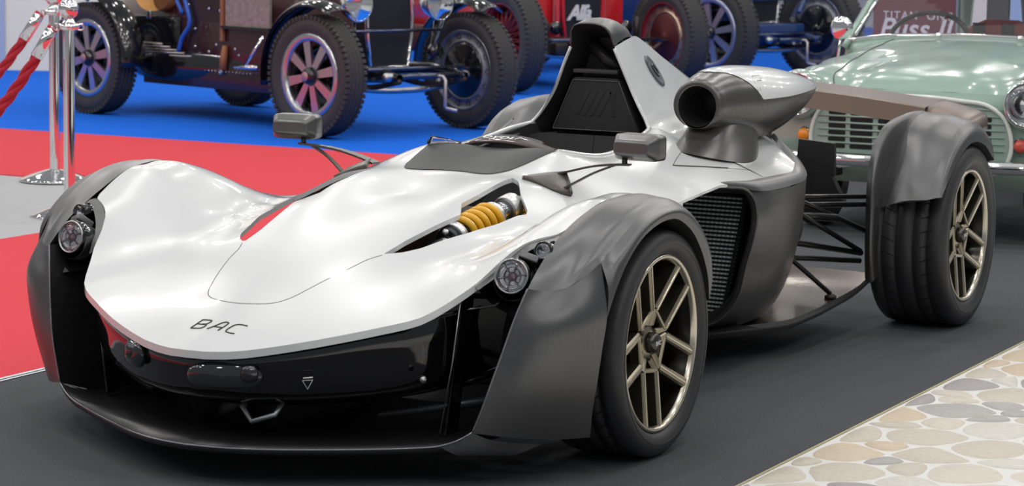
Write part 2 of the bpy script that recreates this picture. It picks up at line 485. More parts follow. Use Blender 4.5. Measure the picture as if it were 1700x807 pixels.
shell = field('nose_shell', HF, OUTER, [COCK, HOLE, flip(HOLE)], .0085, WHITE, car, 0, skirt)
tag(shell, 'glossy white nose and bonnet shell')
# bonnet joint line lying in the surface
seam_half = [(.215,-.335),(.2,-.368),(.18,-.449),(.16,-.518),(.14,-.581),(.12,-.632),(.1,-.659),(.075,-.674),(.05,-.682),(0,-.69)]
sp = cr([(x, y, 0) for x, y in seam_half]+[(-x, y, 0) for x, y in reversed(seam_half[:-1])], 120)
sz = HF(sp[:, 0], sp[:, 1])
tube('panel_gap', [(p[0], p[1], z-.0006) for p, z in zip(sp, sz)], .0016, GREYL, shell, 6)
# film panel before the cockpit
VPOLY = [(0,.434),(.04,.428),(.09,.404),(.13,.395),(.15,.412),(.168,.455),(.186,.54),(.2,.62),(.21,.684),(.12,.703),(0,.704)]
VPOLY = VPOLY+[(-x, y) for x, y in reversed(VPOLY) if x > 0]
tag(field('film_panel', HF, VPOLY, [], .008, VINYL, shell, .0022), 'dark satin film panel ahead of the cockpit')
# lettering B A C on the nose, drawn as strokes in the surface
def strokes(name, lines, m, parent, r=.0019, dz=.0006):
    parts = []
    for ln in lines:
        P = cr([(a, b, 0) for a, b in ln], max(2, 10*(len(ln)-1))) if len(ln) > 2 else np.array([(ln[0][0]+(ln[1][0]-ln[0][0])*t, ln[0][1]+(ln[1][1]-ln[0][1])*t, 0) for t in np.linspace(0, 1, 8)])
        z = HF(P[:, 0], P[:, 1])+dz
        V, F = tube_vf([(p[0], p[1], zz) for p, zz in zip(P, z)], r, 6)
        parts.append(([(v[0], v[1], v[2]) for v in V], F))
    V, F = join_vf(parts)
    return mesh(name, V, F, m, parent)
def lt(pts, ox):   # letter space: u right 0..1, v up 0..1, italic
    return [(ox+.032*u+.010*v, -.814+.038*v) for u, v in pts]
B_ = [[(0,0),(0,1)],[(0,1),(.55,1),(.9,.95),(.95,.78),(.85,.55),(0,.52)],[(.5,.52),(.9,.5),(1,.3),(.92,.06),(.5,0),(0,0)]]
A_ = [[(0,0),(.3,.5),(.55,.92),(.75,1),(.95,.95),(1,.8),(1,0)],[(.22,.36),(1,.36)]]
C_ = [[(1.05,1),(.4,1),(.12,.9),(0,.6),(0,.3),(.1,.06),(.4,0),(.95,0)]]
for L_, ox in ((B_, -.049), (A_, -.001), (C_, .049)):
    strokes('letter', [lt(s, ox) for s in L_], BLACKP, shell)

# ---- front wings (satin carbon)
def wing(side):
    upper = [(.843,-.345,.548),(.845,-.335,.556),(.848,-.30,.576),(.852,-.25,.602),(.856,-.19,.629),(.86,-.11,.65),(.862,-.04,.659),(.864,.06,.655),(.864,.11,.644),(.864,.15,.628),(.864,.20,.60),(.862,.24,.575),(.86,.28,.54),(.856,.30,.51)]
    c0 = [(.722,-.503,.492),(.722,-.46,.526),(.722,-.40,.566),(.72,-.33,.60),(.722,-.25,.632),(.732,-.15,.662),(.741,-.04,.677),(.744,.06,.676),(.744,.11,.666),(.742,.15,.651),(.738,.20,.627),(.735,.23,.61),(.732,.27,.58),(.73,.30,.55)]
    c1 = [(.79,-.445,.490),(.788,-.41,.522),(.786,-.36,.565),(.786,-.30,.603),(.788,-.23,.635),(.794,-.14,.662),(.80,-.04,.676),(.803,.06,.674),(.804,.11,.663),(.803,.15,.647),(.80,.20,.622),(.798,.235,.60),(.795,.275,.568),(.793,.30,.54)]
    ca = [tuple((np.array(a)+np.array(b))/2+np.array([0, 0, .003])) for a, b in zip(c0, c1)]; ca[0] = (.758,-.472,.485)
    cb = [tuple((np.array(a)+np.array(b))/2+np.array([.004, 0, .005])) for a, b in zip(c1, upper)]; cb[0] = (.82,-.395,.515)
    top = loft('wing', [c0, ca, c1, cb, upper], 60, 18, CARBON, car, side=side)
    tag(top, 'satin carbon front wing')
    d0 = [(.622,-.5905,.140),(.64,-.582,.1915),(.66,-.572,.257),(.68,-.554,.3325),(.70,-.5315,.414),(.722,-.503,.492)]
    e0 = [(.815,-.327,.104),(.826,-.342,.163),(.845,-.358,.244),(.862,-.367,.338),(.872,-.366,.413),(.862,-.345,.48)]
    mids = []
    for f in (.25, .5, .75):
        mids.append([tuple(np.array(a)*(1-f)+np.array(b)*f+np.array([.03, -.035, -.004 if k == 0 else 0])*4*f*(1-f)*(.75, .85, .9, .95, .9, .15)[k]) for k, (a, b) in enumerate(zip(d0, e0))])
    # the fold rises from the leading edge to the arch
    fold = [(.722,-.503,.492),(.758,-.472,.485),(.79,-.445,.490),(.82,-.395,.515),(.843,-.345,.548)]
    fr_ = cr(fold, 5)
    cols = [d0]+mids+[e0]
    for c, q in zip(cols, fr_): c[-1] = tuple(q)
    p = loft('wing_panel', cols, 40, 28, CARBON, top, side=side)
    lip = [(.872,-.366,.413),(.884,-.336,.488),(.886,-.305,.525),(.887,-.26,.561),(.887,-.2,.594),(.887,-.12,.618),(.887,-.05,.627),(.887,.02,.623),(.887,.07,.606),(.887,.12,.58),(.886,.165,.545),(.885,.205,.502),(.884,.24,.445),(.88,.262,.38)]
    mid = [tuple((np.array(a)+np.array(b))/2+np.array([.012, 0, .004])) for a, b in zip(upper, lip)]
    loft('arch_lip', [upper, mid, lip], 60, 8, CARBON, top, side=side)
    inn = [(x-.05, y, z-.004) for x, y, z in lip]
    inn2 = [(x-.22, y*.98, z-.006) for x, y, z in lip]
    loft('arch_liner', [lip, inn, inn2], 60, 8, BLACK, top, side=side)
    # triangular web between front panel and arch lip
    # dark carbon inner duct wall
    k2 = [(.50,-.26,.115),(.49,-.22,.18),(.49,-.2,.25),(.5,-.2,.33),(.53,-.22,.41),(.60,-.30,.50)]
    k1 = [tuple((np.array(a)*.45+np.array(b)*.55)+np.array([.03,.0,0])) for a, b in zip(d0[:-1]+[(.722,-.503,.492)], k2)]
    k2[0] = (.50,-.26,.085); k1[0] = (k1[0][0], k1[0][1], .088)
    loft('duct_wall', [d0[:-1]+[(.722,-.503,.492)], k1, k2], 40, 14, CARBON_D, top, side=side)
    # bright front edge
    tube('edge_bead', [(side*x, y, z) for x, y, z in cr(d0[:-1]+[(.722,-.503,.492)], 40)], .0024, mat('edge_grey', (.26,.26,.28), .3, .8), top, 6)
    return top
wingL = wing(1); wingR = wing(-1)

# ---- splitter floor
sx = [(0,-.905,.098),(.1,-.889,.098),(.2,-.845,.097),(.3,-.782,.096),(.4,-.719,.097),(.5,-.654,.1),(.55,-.626,.105),(.6,-.602,.125),(.622,-.5905,.141)]
edge_h = cr(sx, 50)
full = np.vstack([edge_h[::-1]*[-1, 1, 1], edge_h[1:]])
back = full.copy(); back[:, 1] = -.15; back[:, 2] = np.where(abs(full[:, 0]) > .5, .1, .11)
midc = full*.75+back*.25; midc[:, 2] = np.minimum(full[:, 2], .1)+.004
low = full.copy(); low[:, 2] -= .014; low[:, 1] += .004
low2 = low.copy(); low2[:, 1] += .05; low2[:, 2] = .075
V = np.vstack([low2, low, full, midc, back]); nF = len(full)
spl = mesh('splitter', V, grid_faces(nF, 5), CARBON_D, car); tag(spl, 'dark carbon front splitter')
tube('splitter_edge', full, .003, mat('edge_grey', (.26,.26,.28), .3, .8), spl, 6)
# wing-to-splitter corner pieces
for s in (1,):
    loft('splitter_corner', [[(.55,-.626,.105),(.6,-.602,.125),(.622,-.5905,.141)], [(.58,-.612,.088),(.635,-.583,.10),(.655,-.572,.125)], [(.62,-.57,.078),(.70,-.50,.08),(.74,-.45,.1)]], 12, 8, CARBON, spl, side=s)
# ---- chin: gloss black nose under the shell
def chin_sec(x, y0, zt, zb, depth):
    return [(x, y0+.02, zt), (x, y0+.004, zt-.03), (x, y0+.012, zt-.07), (x, y0+.045, zb+.02), (x, y0+.09, zb), (x, y0+.25, zb-.005), (x, y0+.45, zb)]
secs = []
for x, y0, zt, zb in ((0,-.895,.33,.19),(.1,-.875,.335,.19),(.2,-.835,.348,.193),(.3,-.78,.366,.2),(.4,-.71,.388,.21),(.48,-.63,.40,.225),(.52,-.55,.41,.24),(.53,-.4,.42,.25)):
    secs.append(chin_sec(x, y0, zt, zb, 0))
chin = loft('chin', secs, 30, 40, BLACKG, car, mirror=True); tag(chin, 'gloss black nose underside')
# lamps in the chin
def lens_blob(name, c, rx, ry, rz, m, parent, rotz=0., pw=2.6, seg=28):
    V = []; F = []; nv = 14
    for j in range(nv+1):
        t = math.pi*j/nv-math.pi/2
        for k in range(seg):
            a = 2*math.pi*k/seg
            ca, sa = math.cos(a), math.sin(a)
            f = (abs(ca)**pw+abs(sa)**pw)**(-1/pw)
            V.append(Vector((rx*ca*f*math.cos(t), ry*math.sin(t), rz*sa*f*math.cos(t))))
    R = Matrix.Rotation(rotz, 3, 'Z')
    V = [R @ v+Vector(c) for v in V]
    return mesh(name, V, grid_faces(seg, nv+1, True), m, parent)
lampm = mat('smoked_lens', (.018, .019, .022), .04, .0, 1.0)
rear_m = mat('lamp_bowl', (.10, .10, .11), .12, .9)
a = lens_blob('chin_lamp', (.088,-.868,.272), .094, .022, .034, lampm, chin, .35)
lens_blob('lamp_bowl', (.03,-.893,.277), .022, .012, .022, rear_m, a, .2); lens_blob('lamp_bowl', (.155,-.862,.282), .022, .014, .022, rear_m, a, .4)
a = lens_blob('chin_lamp', (-.2,-.835,.295), .045, .022, .036, lampm, chin, -.5)
lens_blob('lamp_bowl', (-.205,-.847,.302), .024, .013, .02, rear_m, a, -.5)
hk = tube('tow_hook', [(.085,-.74,.205),(.095,-.80,.185),(.125,-.806,.152),(.182,-.79,.172),(.182,-.74,.205)], .007, mat('hook_metal', (.32, .34, .36), .35, .8), chin, 8)
trp = [(.271,-.806,.268),(.292,-.794,.270),(.280,-.797,.246)]
tube('tow_triangle', trp, .0013, WHITEP, chin, 6, closed=True)
tube('tow_lettering', [(.272,-.805,.274),(.292,-.793,.276)], .0018, WHITEP, chin, 6)
for s in (1, -1):
    # struts, rods and bolts visible inside the duct
    box('duct_strut', (s*.535,-.50,.29), (.006, .06, .36), BLACKG, chin, Matrix.Rotation(s*.12, 3, 'Y'))
    tube('duct_strut_edge', [(s*.552,-.53,.455),(s*.535,-.535,.30),(s*.505,-.54,.12)], .0022, STEEL, chin, 6)
    tube('push_rod', [(s*.30,-.55,.20),(s*.52,-.42,.23),(s*.66,-.1,.3)], .011, BLACKG, chin, 8)
    tube('lower_rod', [(s*.34,-.56,.15),(s*.56,-.44,.185),(s*.68,-.1,.2)], .012, mat('rod_grey', (.05,.055,.06), .35, .5), chin, 8)
    if s < 0: continue
    bt = lathe('bolt', [(0, 0), (.0, .009), (.012, .009), (.014, .006), (.018, 0)], STEEL, chin, 12, 'y', loc=(s*.505,-.63,.268))
    bt.rotation_euler = (0, 0, math.pi+.6*s)
    loft('duct_vane', [[(.46,-.60,.405),(.55,-.50,.425),(.64,-.44,.44)], [(.46,-.56,.40),(.54,-.46,.42),(.63,-.40,.435)]], 10, 3, BLACKG, chin, side=s, thick=.006)
# ---- inner tub
tub = loft('tub', [[(x, y, z) for x, z in ((.001, zt), (s_*.9, zt-.01), (s_, zt-.08), (s_, .2), (s_*.8, .11), (.001, .105))] for y, s_, zt in ((-.70,.12,.30),(-.5,.17,.36),(-.2,.18,.44),(.1,.19,.5),(.3,.2,.52),(.6,.27,.54))], 24, 20, BLACK, car, mirror=True)
tag(tub, 'dark monocoque tub')
for s in (1, -1): loft('side_wall', [[(.25,.6,.11),(.25,.6,.3),(.24,.6,.5),(.22,.62,.66)], [(.3,.95,.1),(.3,.95,.3),(.27,.95,.5),(.247,.95,.675)], [(.4,1.35,.1),(.36,1.35,.3),(.3,1.35,.5),(.23,1.35,.71)]], 12, 14, BLACK, tub, side=s)
for s in (1, -1):
    rp_ = cr([(s*x, y, 0) for x, y in ((.212,.69),(.234,.75),(.246,.85),(.249,.95),(.246,1.08),(.235,1.2),(.218,1.3),(.205,1.35))], 40)
    tube('cockpit_rim', [(q[0], q[1], z-.002) for q, z in zip(rp_, HF(rp_[:, 0], rp_[:, 1]))], .0085, WHITE, shell, 10)

# ---- headlights
def spherelens(name, c, r, depth, axis, m, parent, seg=32):
    V = []; F = []; nv = 8
    q = Vector((0, 0, 1)).rotation_difference(Vector(axis).normalized())
    for j in range(nv+1):
        t = math.pi/2*j/nv
        for k in range(seg):
            a = 2*math.pi*k/seg
            V.append(Vector(c)+q @ Vector((r*math.cos(t)*math.cos(a), r*math.cos(t)*math.sin(a), depth*math.sin(t))))
    return mesh(name, V, grid_faces(seg, nv+1, True), m, parent)
def ring(name, c, prof, axis, m, parent, seg=40):
    """prof: (radius, along-axis)"""
    q = Vector((0, 0, 1)).rotation_difference(Vector(axis).normalized()); V = []
    for (r, h) in prof:
        for k in range(seg):
            a = 2*math.pi*k/seg; V.append(Vector(c)+q @ Vector((r*math.cos(a), r*math.sin(a), h)))
    return mesh(name, V, grid_faces(seg, len(prof), True), m, parent)
for s in (1, -1):
    ax = (s*.12, -.97, .2)
    c = Vector((s*.666, -.478, .515))
    hl = ring('headlight', c, [(.001,-.05),(.02,-.048),(.033,-.03),(.0395,0),(.042,.006),(.045,.004),(.047,-.004),(.046,-.02),(.04,-.06),(.035,-.09)], ax, BLACKG, car)
    tag(hl, 'round clear headlight in a black bezel')
    ring('bezel', c, [(.039,.002),(.041,.008),(.044,.006),(.044,0)], ax, STEEL, hl)
    ring('reflector', c, [(.004,-.028),(.015,-.024),(.022,-.012),(.0235,-.004),(.026,-.010),(.034,-.004),(.0395,.002)], ax, REFL, hl)
    for k in range(6):
        a = k*math.pi/3+.3; q = Vector((0, 0, 1)).rotation_difference(Vector(ax).normalized())
        tube('lens_rib', [c+q @ Vector((.008*math.cos(a), .008*math.sin(a), -.012)), c+q @ Vector((.037*math.cos(a), .037*math.sin(a), .002))], .0022, mat('rib_grey', (.6,.59,.62), .15, .9), hl, 6)
    spherelens('lens_core', c+Vector(ax).normalized()*-.012, .012, .008, ax, mat('lens_core', (.28,.2,.24), .05, .6, 1), hl)
    spherelens('lens', c+Vector(ax).normalized()*.003, .0395, .007, ax, LENS, hl)
    c2 = Vector((s*.706, -.390, .5715))
    sl = ring('marker_lamp', c2, [(.001,-.02),(.012,-.016),(.0185,0),(.021,.004),(.024,.001),(.024,-.05)], ax, BLACKG, car)
    tag(sl, 'small round clear marker lamp')
    ring('reflector', c2, [(.001,-.012),(.01,-.006),(.0185,.002)], ax, REFL, sl)
    spherelens('lens', c2, .0185, .008, ax, LENS, sl)
    # pocket: satin surround, dark back
    pk = loft('lamp_surround', [[(.575,-.50,.486),(.603,-.43,.523),(.622,-.392,.552),(.645,-.362,.578),(.685,-.33,.594),(.712,-.312,.602),(.722,-.335,.597)],
                                [(.588,-.506,.478),(.617,-.45,.512),(.636,-.412,.540),(.66,-.384,.565),(.695,-.352,.585),(.712,-.34,.592),(.721,-.36,.585)]], 30, 4, CARBON, car, side=s)
    tag(pk, 'satin carbon headlight surround')
    loft('lamp_pocket', [[(.588,-.506,.478),(.617,-.45,.512),(.636,-.412,.540),(.66,-.384,.565),(.695,-.352,.585),(.721,-.36,.585)],
                         [(.60,-.46,.44),(.63,-.41,.475),(.65,-.385,.5),(.675,-.36,.52),(.70,-.34,.535),(.725,-.36,.54)],
                         [(.68,-.50,.42),(.69,-.47,.445),(.70,-.44,.47),(.71,-.42,.49),(.72,-.40,.51),(.73,-.40,.53)]], 24, 10, BLACKG, pk, side=s)
    box('lamp_bracket', (s*.678, -.418, .548), (.05, .05, .02), CARBON, pk, Matrix.Rotation(-.7, 3, 'X') @ Matrix.Rotation(s*.5, 3, 'Z'), .004)
    ring('lamp_cup', c+Vector((0, .006, -.012)), [(.049,-.03),(.05,0),(.047,.004)], ax, CARBON, pk)

# ---- spring and damper in the bonnet opening (both sides)
def damper(s):
    p0 = Vector((.246, -.148, .5085)); p1 = Vector((.284, .30, .600))      # lower front, upper rear
    d = (p1-p0).normalized(); L = (p1-p0).length
    def P(t, off=(0, 0, 0)): v = p0+d*t+Vector(off); return Vector((s*v.x, v.y, v.z))
    body = tube('damper', [P(.02), P(L-.05)], .018, mat('damper_dark', (.05,.052,.055), .3, .8), car, 14); tag(body, 'damper with yellow coil spring')
    # coil
    u = d.cross(Vector((0, 0, 1))).normalized(); v = d.cross(u)
    pts = []
    t0, t1, turns = .140, .305, 5.2
    n = int(turns*28)
    for i in range(n+1):
        f = i/n; a = 2*math.pi*turns*f
        q = p0+d*(t0+(t1-t0)*f)+(u*math.cos(a)+v*math.sin(a))*.040
        pts.append(Vector((s*q.x, q.y, q.z)))
    tube('coil_spring', pts, .0098, YEL, body, 10)
    def rg(name, ta, tb, r, m):
        return tube(name, [P(ta), P(ta+.001), P(tb-.001), P(tb)], [r*.9, r, r, r*.9], m, body, 24)
    ALB = mat('bright_alloy', (.72,.73,.74), .3, .9)
    rg('spring_seat', .112, .136, .044, ALB); rg('lower_collar', .090, .113, .036, mat('collar_dark', (.06,.062,.066), .35, .7))
    rg('upper_seat', .312, .325, .042, ALB); rg('upper_cylinder', .325, .385, .030, mat('cyl_dark', (.42,.43,.45), .18, 1)); rg('cylinder_cap', .382, .425, .039, ALB)
    tube('end_eye', [P(.42), P(.44, (.02, 0, -.005)), P(.445, (.06, 0, -.02))], [.034, .028, .022], ALB, body, 12)
    res = tube('reservoir', [P(.315, (.064, .0, -.034)), P(.33, (.064, 0, -.032)), P(.42, (.064, 0, -.024)), P(.43, (.064, 0, -.023))], [.016, .021, .021, .019], GOLD, body, 16)
    tube('rod_end', [P(.115), P(.07, (.0, 0, -.004)), P(.03, (0, 0, -.01))], [.022, .02, .014], mat('rod_end', (.22,.22,.23), .35, .8), body, 10)
    for q in ((.075, (.005, 0, .024)), (.055, (.015, 0, .006))):
        tube('bolt', [P(*q), P(q[0], (q[1][0]+.006, -.01, q[1][2]+.01))], .0085, STEEL, body, 8)
damper(1)

# ---- mirrors
def mirror_arm(s):
    pv = Vector((.5275, .468, .712))
    R = Matrix.Rotation(-s*.10, 3, 'Z')
    def ring_pts(w_, h_, y, cz=0, cx=0):
        P = []
        for k in range(56):
            a = 2*math.pi*k/56; ca, sa = math.cos(a), math.sin(a); pw = 8.
            f = (abs(ca)**pw+abs(sa)**pw)**(-1/pw)
            v = R @ Vector((cx+w_*ca*f, y, cz+h_*sa*f))
            P.append((s*(.562)+v.x, .472+v.y, .757+v.z))
        return P
    hs = loft('mirror', [ring_pts(.050,.013,-.038), ring_pts(.054,.017,-.037), ring_pts(.067,.033,-.006), ring_pts(.0715,.037,.001), ring_pts(.072,.0375,.006), ring_pts(.072,.0375,.040)], 56, 11, mat('mirror_housing', (.15,.15,.15), .3, .75), car, closed_u=True, cap=True, linear_v=True)
    tag(hs, 'satin grey door mirror on carbon stalks')
    tube('pivot', [(s*.5275,.468,.728), (s*.5275,.468,.708)], .008, BLACK, hs, 10)
    def arm(pts, w0, w1, th):
        pts = cr(pts, 12); V = []
        for i, p in enumerate(pts):
            f = i/(len(pts)-1); wd = w0+(w1-w0)*f
            for dy, dz in ((-wd/2, -th/2), (wd/2, -th/2), (wd/2, th/2), (-wd/2, th/2)): V.append((s*p[0], p[1]+dy, p[2]+dz))
        return mesh('stalk', V, grid_faces(4, len(pts), True)+[(3, 2, 1, 0), tuple(44+k for k in range(4))], CARBON_ST, hs, False)
    arm([(.545,.47,.708),(.50,.468,.706),(.42,.49,.695),(.33,.50,.672),(.29,.49,.662)], .016, .045, .006)
    arm([(.50,.468,.705),(.44,.455,.68),(.385,.435,.648),(.355,.42,.63)], .012, .02, .006)
    loft('stalk_foot', [[(.255,.375,.663),(.30,.47,.668),(.32,.52,.668)], [(.29,.375,.652),(.335,.43,.650),(.355,.47,.648)], [(.345,.385,.628),(.375,.40,.622),(.39,.42,.618)]], 8, 8, CARBON_ST, hs, side=s, thick=.012)
CARBON_ST = weave('stalk_carbon', (.085,.075,.065), (.11,.10,.088), .35, .5)
mirror_arm(1); mirror_arm(-1)

# ---- cockpit
ck = loft('cockpit_lining', [[(.001,y,zf),(x*.8,y,zf),(x*.98,y,zf+.06),(x,y,zf+.18),(x-.004,y,zt)] for y, x, zf, zt in ((.66,.205,.40,.69),(.8,.232,.36,.685),(.95,.243,.34,.68),(1.1,.241,.34,.695),(1.25,.222,.36,.715),(1.40,.19,.42,.75))], 24, 20, BLACKI, car, mirror=True)
tag(ck, 'black cockpit lining')
prism('cockpit_bulkhead', [(-.2,.30),(.2,.30),(.17,.70),(.13,.80),(.07,.955),(.045,1.03),(-.045,1.03),(-.07,.955),(-.13,.80),(-.17,.70)], 'y', 1.455, 1.47, BLACK, ck)
for s in (1, -1):
    tube('lining_trim', [(s*.228,.78,.672),(s*.236,.95,.665),(s*.232,1.1,.682),(s*.215,1.27,.70)], .004, mat('trim_grey', (.12,.125,.13), .5), ck, 6, smooth_path=16)
# hoop lining: dark funnel from the white hoop edge to the bulkhead
hoop_front = [(.232,1.30,.70),(.196,1.352,.746),(.146,1.367,.823),(.096,1.357,.934),(.074,1.353,.982),(.066,1.338,1.03),(.05,1.325,1.048),(.03,1.32,1.054),(0,1.318,1.056)]
hoop_back = [(.165,1.45,.70),(.14,1.45,.75),(.11,1.455,.82),(.068,1.455,.92),(.055,1.455,.96),(.046,1.455,.985),(.035,1.455,1.0),(.02,1.455,1.01),(0,1.455,1.01)]
loft('hoop_lining', [hoop_front, [tuple((np.array(a)+np.array(b))/2+np.array([-.004,0,0])) for a, b in zip(hoop_front, hoop_back)], hoop_back], 40, 8, BLACK, ck, mirror=True)
for s in (1, -1): tube('hoop_edge', [(s*(x+.003), y-.002, z) for x, y, z in cr(hoop_front[:5], 24)], .0055, WHITE, ck, 8)
tube('hoop_brace', [(-.05,1.44,.995),(.02,1.43,.94),(.075,1.44,.91)], .02, mat('brace', (.02,.02,.021), .4), ck, 10)
# seat: lower back and embossed headrest pad
seat = loft('seat', [[(.001,1.38,.70),(.13,1.38,.70),(.19,1.35,.70),(.215,1.30,.69)], [(.001,1.36,.62),(.15,1.35,.62),(.2,1.30,.62),(.228,1.24,.62)], [(.001,1.30,.48),(.15,1.28,.48),(.2,1.2,.5),(.235,1.1,.52)], [(.001,1.15,.38),(.15,1.1,.38),(.2,1.05,.42),(.238,.95,.46)]], 16, 20, BLACKI, ck, mirror=True)
def pad_pt(u, z, dy=0): return (u, 1.394-(z-.71)*.02+dy, z)
PADM = mat('seat_fabric', (.032,.033,.036), .85, 0, 0, (900,.4), .4, 900)
pad = prism('headrest', [(-.152,.712),(.152,.712),(.155,.718),(.083,.876),(.076,.884),(-.076,.884),(-.083,.876),(-.155,.718)], 'y', 1.383, 1.43, PADM, ck, .006)
tube('piping', [(-.150,1.381,.716),(.150,1.381,.716),(.081,1.381,.876),(-.081,1.381,.876)], .0013, mat('piping', (.2,.2,.21), .6), pad, 6, closed=True)
for k in range(4):
    o_ = -.052+.026*k
    prism('emboss', [(o_-.022,.762),(o_-.008,.762),(o_+.034,.842),(o_+.020,.842)], 'y', 1.3815, 1.384, PADM, pad, .001)
prism('emboss', [(.056,.762),(.070,.762),(.070,.842),(.050,.842),(.05,.832),(.056,.832)], 'y', 1.3815, 1.384, PADM, pad, .001)
box('headrest_shelf', (0,1.40,.905), (.16,.05,.014), mat('shelf', (.05,.05,.053), .5), ck, None, .004)
# dash rim / steering wheel seen over the scuttle
dm = mat('dash_carbon', (.10,.075,.065), .15, .4, .6)
da = loft('dash_hood', [[(-.13,.78,.712),(-.09,.79,.728),(-.04,.795,.736),(.03,.795,.736),(.09,.79,.728),(.14,.78,.716),(.185,.77,.706)], [(-.13,.71,.704),(-.09,.715,.716),(-.04,.718,.722),(.03,.718,.722),(.09,.715,.716),(.14,.71,.708),(.185,.71,.703)]], 24, 4, dm, car, thick=.008)
tag(da, 'brownish carbon dash hood')
text_mesh('dash_lettering', 'OVOL/', .034, WHITEP, da, frame((-.015,.756,.7345), (1,0,0), (0,1,.18)), .0005, .2, 1.25, .0006)
ws = loft('wind_deflector', [[(-.205,.655,.712),(-.17,.69,.716),(-.12,.70,.716)], [(-.2,.66,.738),(-.165,.697,.728),(-.12,.705,.718)]], 12, 4, LENS, car, thick=.003)
tag(ws, 'small clear wind deflector')
tube('deflector_clip', [(-.205,.652,.712),(-.203,.655,.726)], .004, BLACK, ws, 8)

# ---- roll hoop cap, engine cover
cap = loft('hoop_cap', [[(0,1.31,1.060),(.03,1.312,1.058),(.05,1.317,1.052),(.066,1.33,1.034),(.077,1.349,.990)],
                        [(0,1.37,1.074),(.032,1.372,1.070),(.052,1.376,1.056),(.063,1.385,1.035),(.07,1.395,1.000)],
                        [(0,1.45,1.070),(.03,1.452,1.064),(.046,1.455,1.050),(.055,1.46,1.034),(.061,1.465,1.012)],
                        [(0,1.54,1.048),(.022,1.54,1.043),(.034,1.54,1.034),(.041,1.54,1.024),(.046,1.54,1.012)]], 24, 20, CARBON, car, mirror=True, thick=.004)
tag(cap, 'satin carbon roll hoop cap')
CS = [(1.353, [(.077,.988),(.1,.934),(.15,.823),(.2,.746),(.236,.718),(.33,.69),(.45,.662),(.555,.622),(.602,.602)]),
      (1.50, [(.058,1.008),(.085,.935),(.125,.845),(.172,.765),(.23,.72),(.33,.688),(.45,.66),(.555,.622),(.602,.602)]),
      (1.60, [(.038,1.012),(.07,.93),(.112,.84),(.16,.765),(.225,.718),(.33,.698),(.445,.680),(.545,.634),(.597,.604)]),
      (1.70, [(.03,.985),(.06,.91),(.1,.83),(.15,.76),(.215,.722),(.31,.708),(.42,.700),(.51,.662),(.562,.628)]),
      (1.85, [(.022,.935),(.05,.87),(.088,.80),(.135,.74),(.19,.715),(.25,.705),(.32,.698),(.40,.69),(.44,.64)]),
      (2.15, [(.012,.832),(.03,.79),(.055,.745),(.085,.70),(.115,.67),(.145,.645),(.17,.62),(.19,.6),(.2,.58)])]
ec = loft('engine_cover', [[(x, y if i > 0 else y, z) for i, (x, z) in enumerate(row)] for y, row in CS], 60, 50, WHITE, car, mirror=True)
tag(ec, 'white engine cover behind the roll hoop')
loft('spine', [[(.0,1.52,1.052),(.0,1.65,1.008),(.0,1.85,.948),(.0,2.16,.842)], [(.03,1.52,1.036),(.022,1.65,.998),(.016,1.85,.936),(.009,2.16,.830)], [(.045,1.52,1.018),(.034,1.65,.985),(.024,1.85,.922),(.013,2.16,.818)]], 20, 6, CARBON, ec, mirror=True)
def cover_x(y, z):
    for (ya, ra), (yb, rb) in zip(CS[:-1], CS[1:]):
        if ya <= y <= yb:
            f = (y-ya)/(yb-ya); row = [(p_[0]*(1-f)+q_[0]*f, p_[1]*(1-f)+q_[1]*f) for p_, q_ in zip(ra, rb)]
            for (x0, z0), (x1, z1) in zip(row[:-1], row[1:]):
                if z1 <= z <= z0: return x0+(x1-x0)*(z0-z)/(z0-z1)
    return .05
def hatch_ring(r, off):
    out = []
    for k in range(40):
        a = 2*math.pi*k/40; u, v = r*.076*math.cos(a), r*.034*math.sin(a)
        y, z = 1.675+u*.80+v*.60, .897-u*.60+v*.80
        out.append((cover_x(y, z)+off, y, z+off*.4))
    return out
HM = mat('hatch_grey', (.15,.155,.17), .35, .4)
hatch = loft('filler_hatch', [hatch_ring(1.0, -.004), hatch_ring(.97, .004), hatch_ring(.6, .0045), hatch_ring(.02, .005)], 40, 14, HM, ec, closed_u=True)
loft('filler_cap', [hatch_ring(.42, .004), hatch_ring(.40, .008), hatch_ring(.30, .008), hatch_ring(.28, .005)], 40, 6, mat('cap_dark', (.06,.06,.065), .3, .6), hatch, closed_u=True)
def on_hf(pts, n=24):
    P = cr([(x, y, 0) for x, y in pts], n); z = HF(P[:, 0], P[:, 1]); return [(q[0], q[1], zz) for q, zz in zip(P, z)]
tube('panel_gap', on_hf([(.345,1.31),(.364,1.251),(.39,1.15),(.414,1.065)]), .0014, GREYL, ec, 6)
tube('panel_gap', on_hf([(.414,1.065),(.46,1.159),(.492,1.224),(.51,1.27)]), .003, mat('gap_dark', (.05,.052,.045), .6), ec, 6)
tube('panel_gap', on_hf([(.51,1.27),(.54,1.34),(.555,1.385)]), .0012, GREYL, ec, 6)

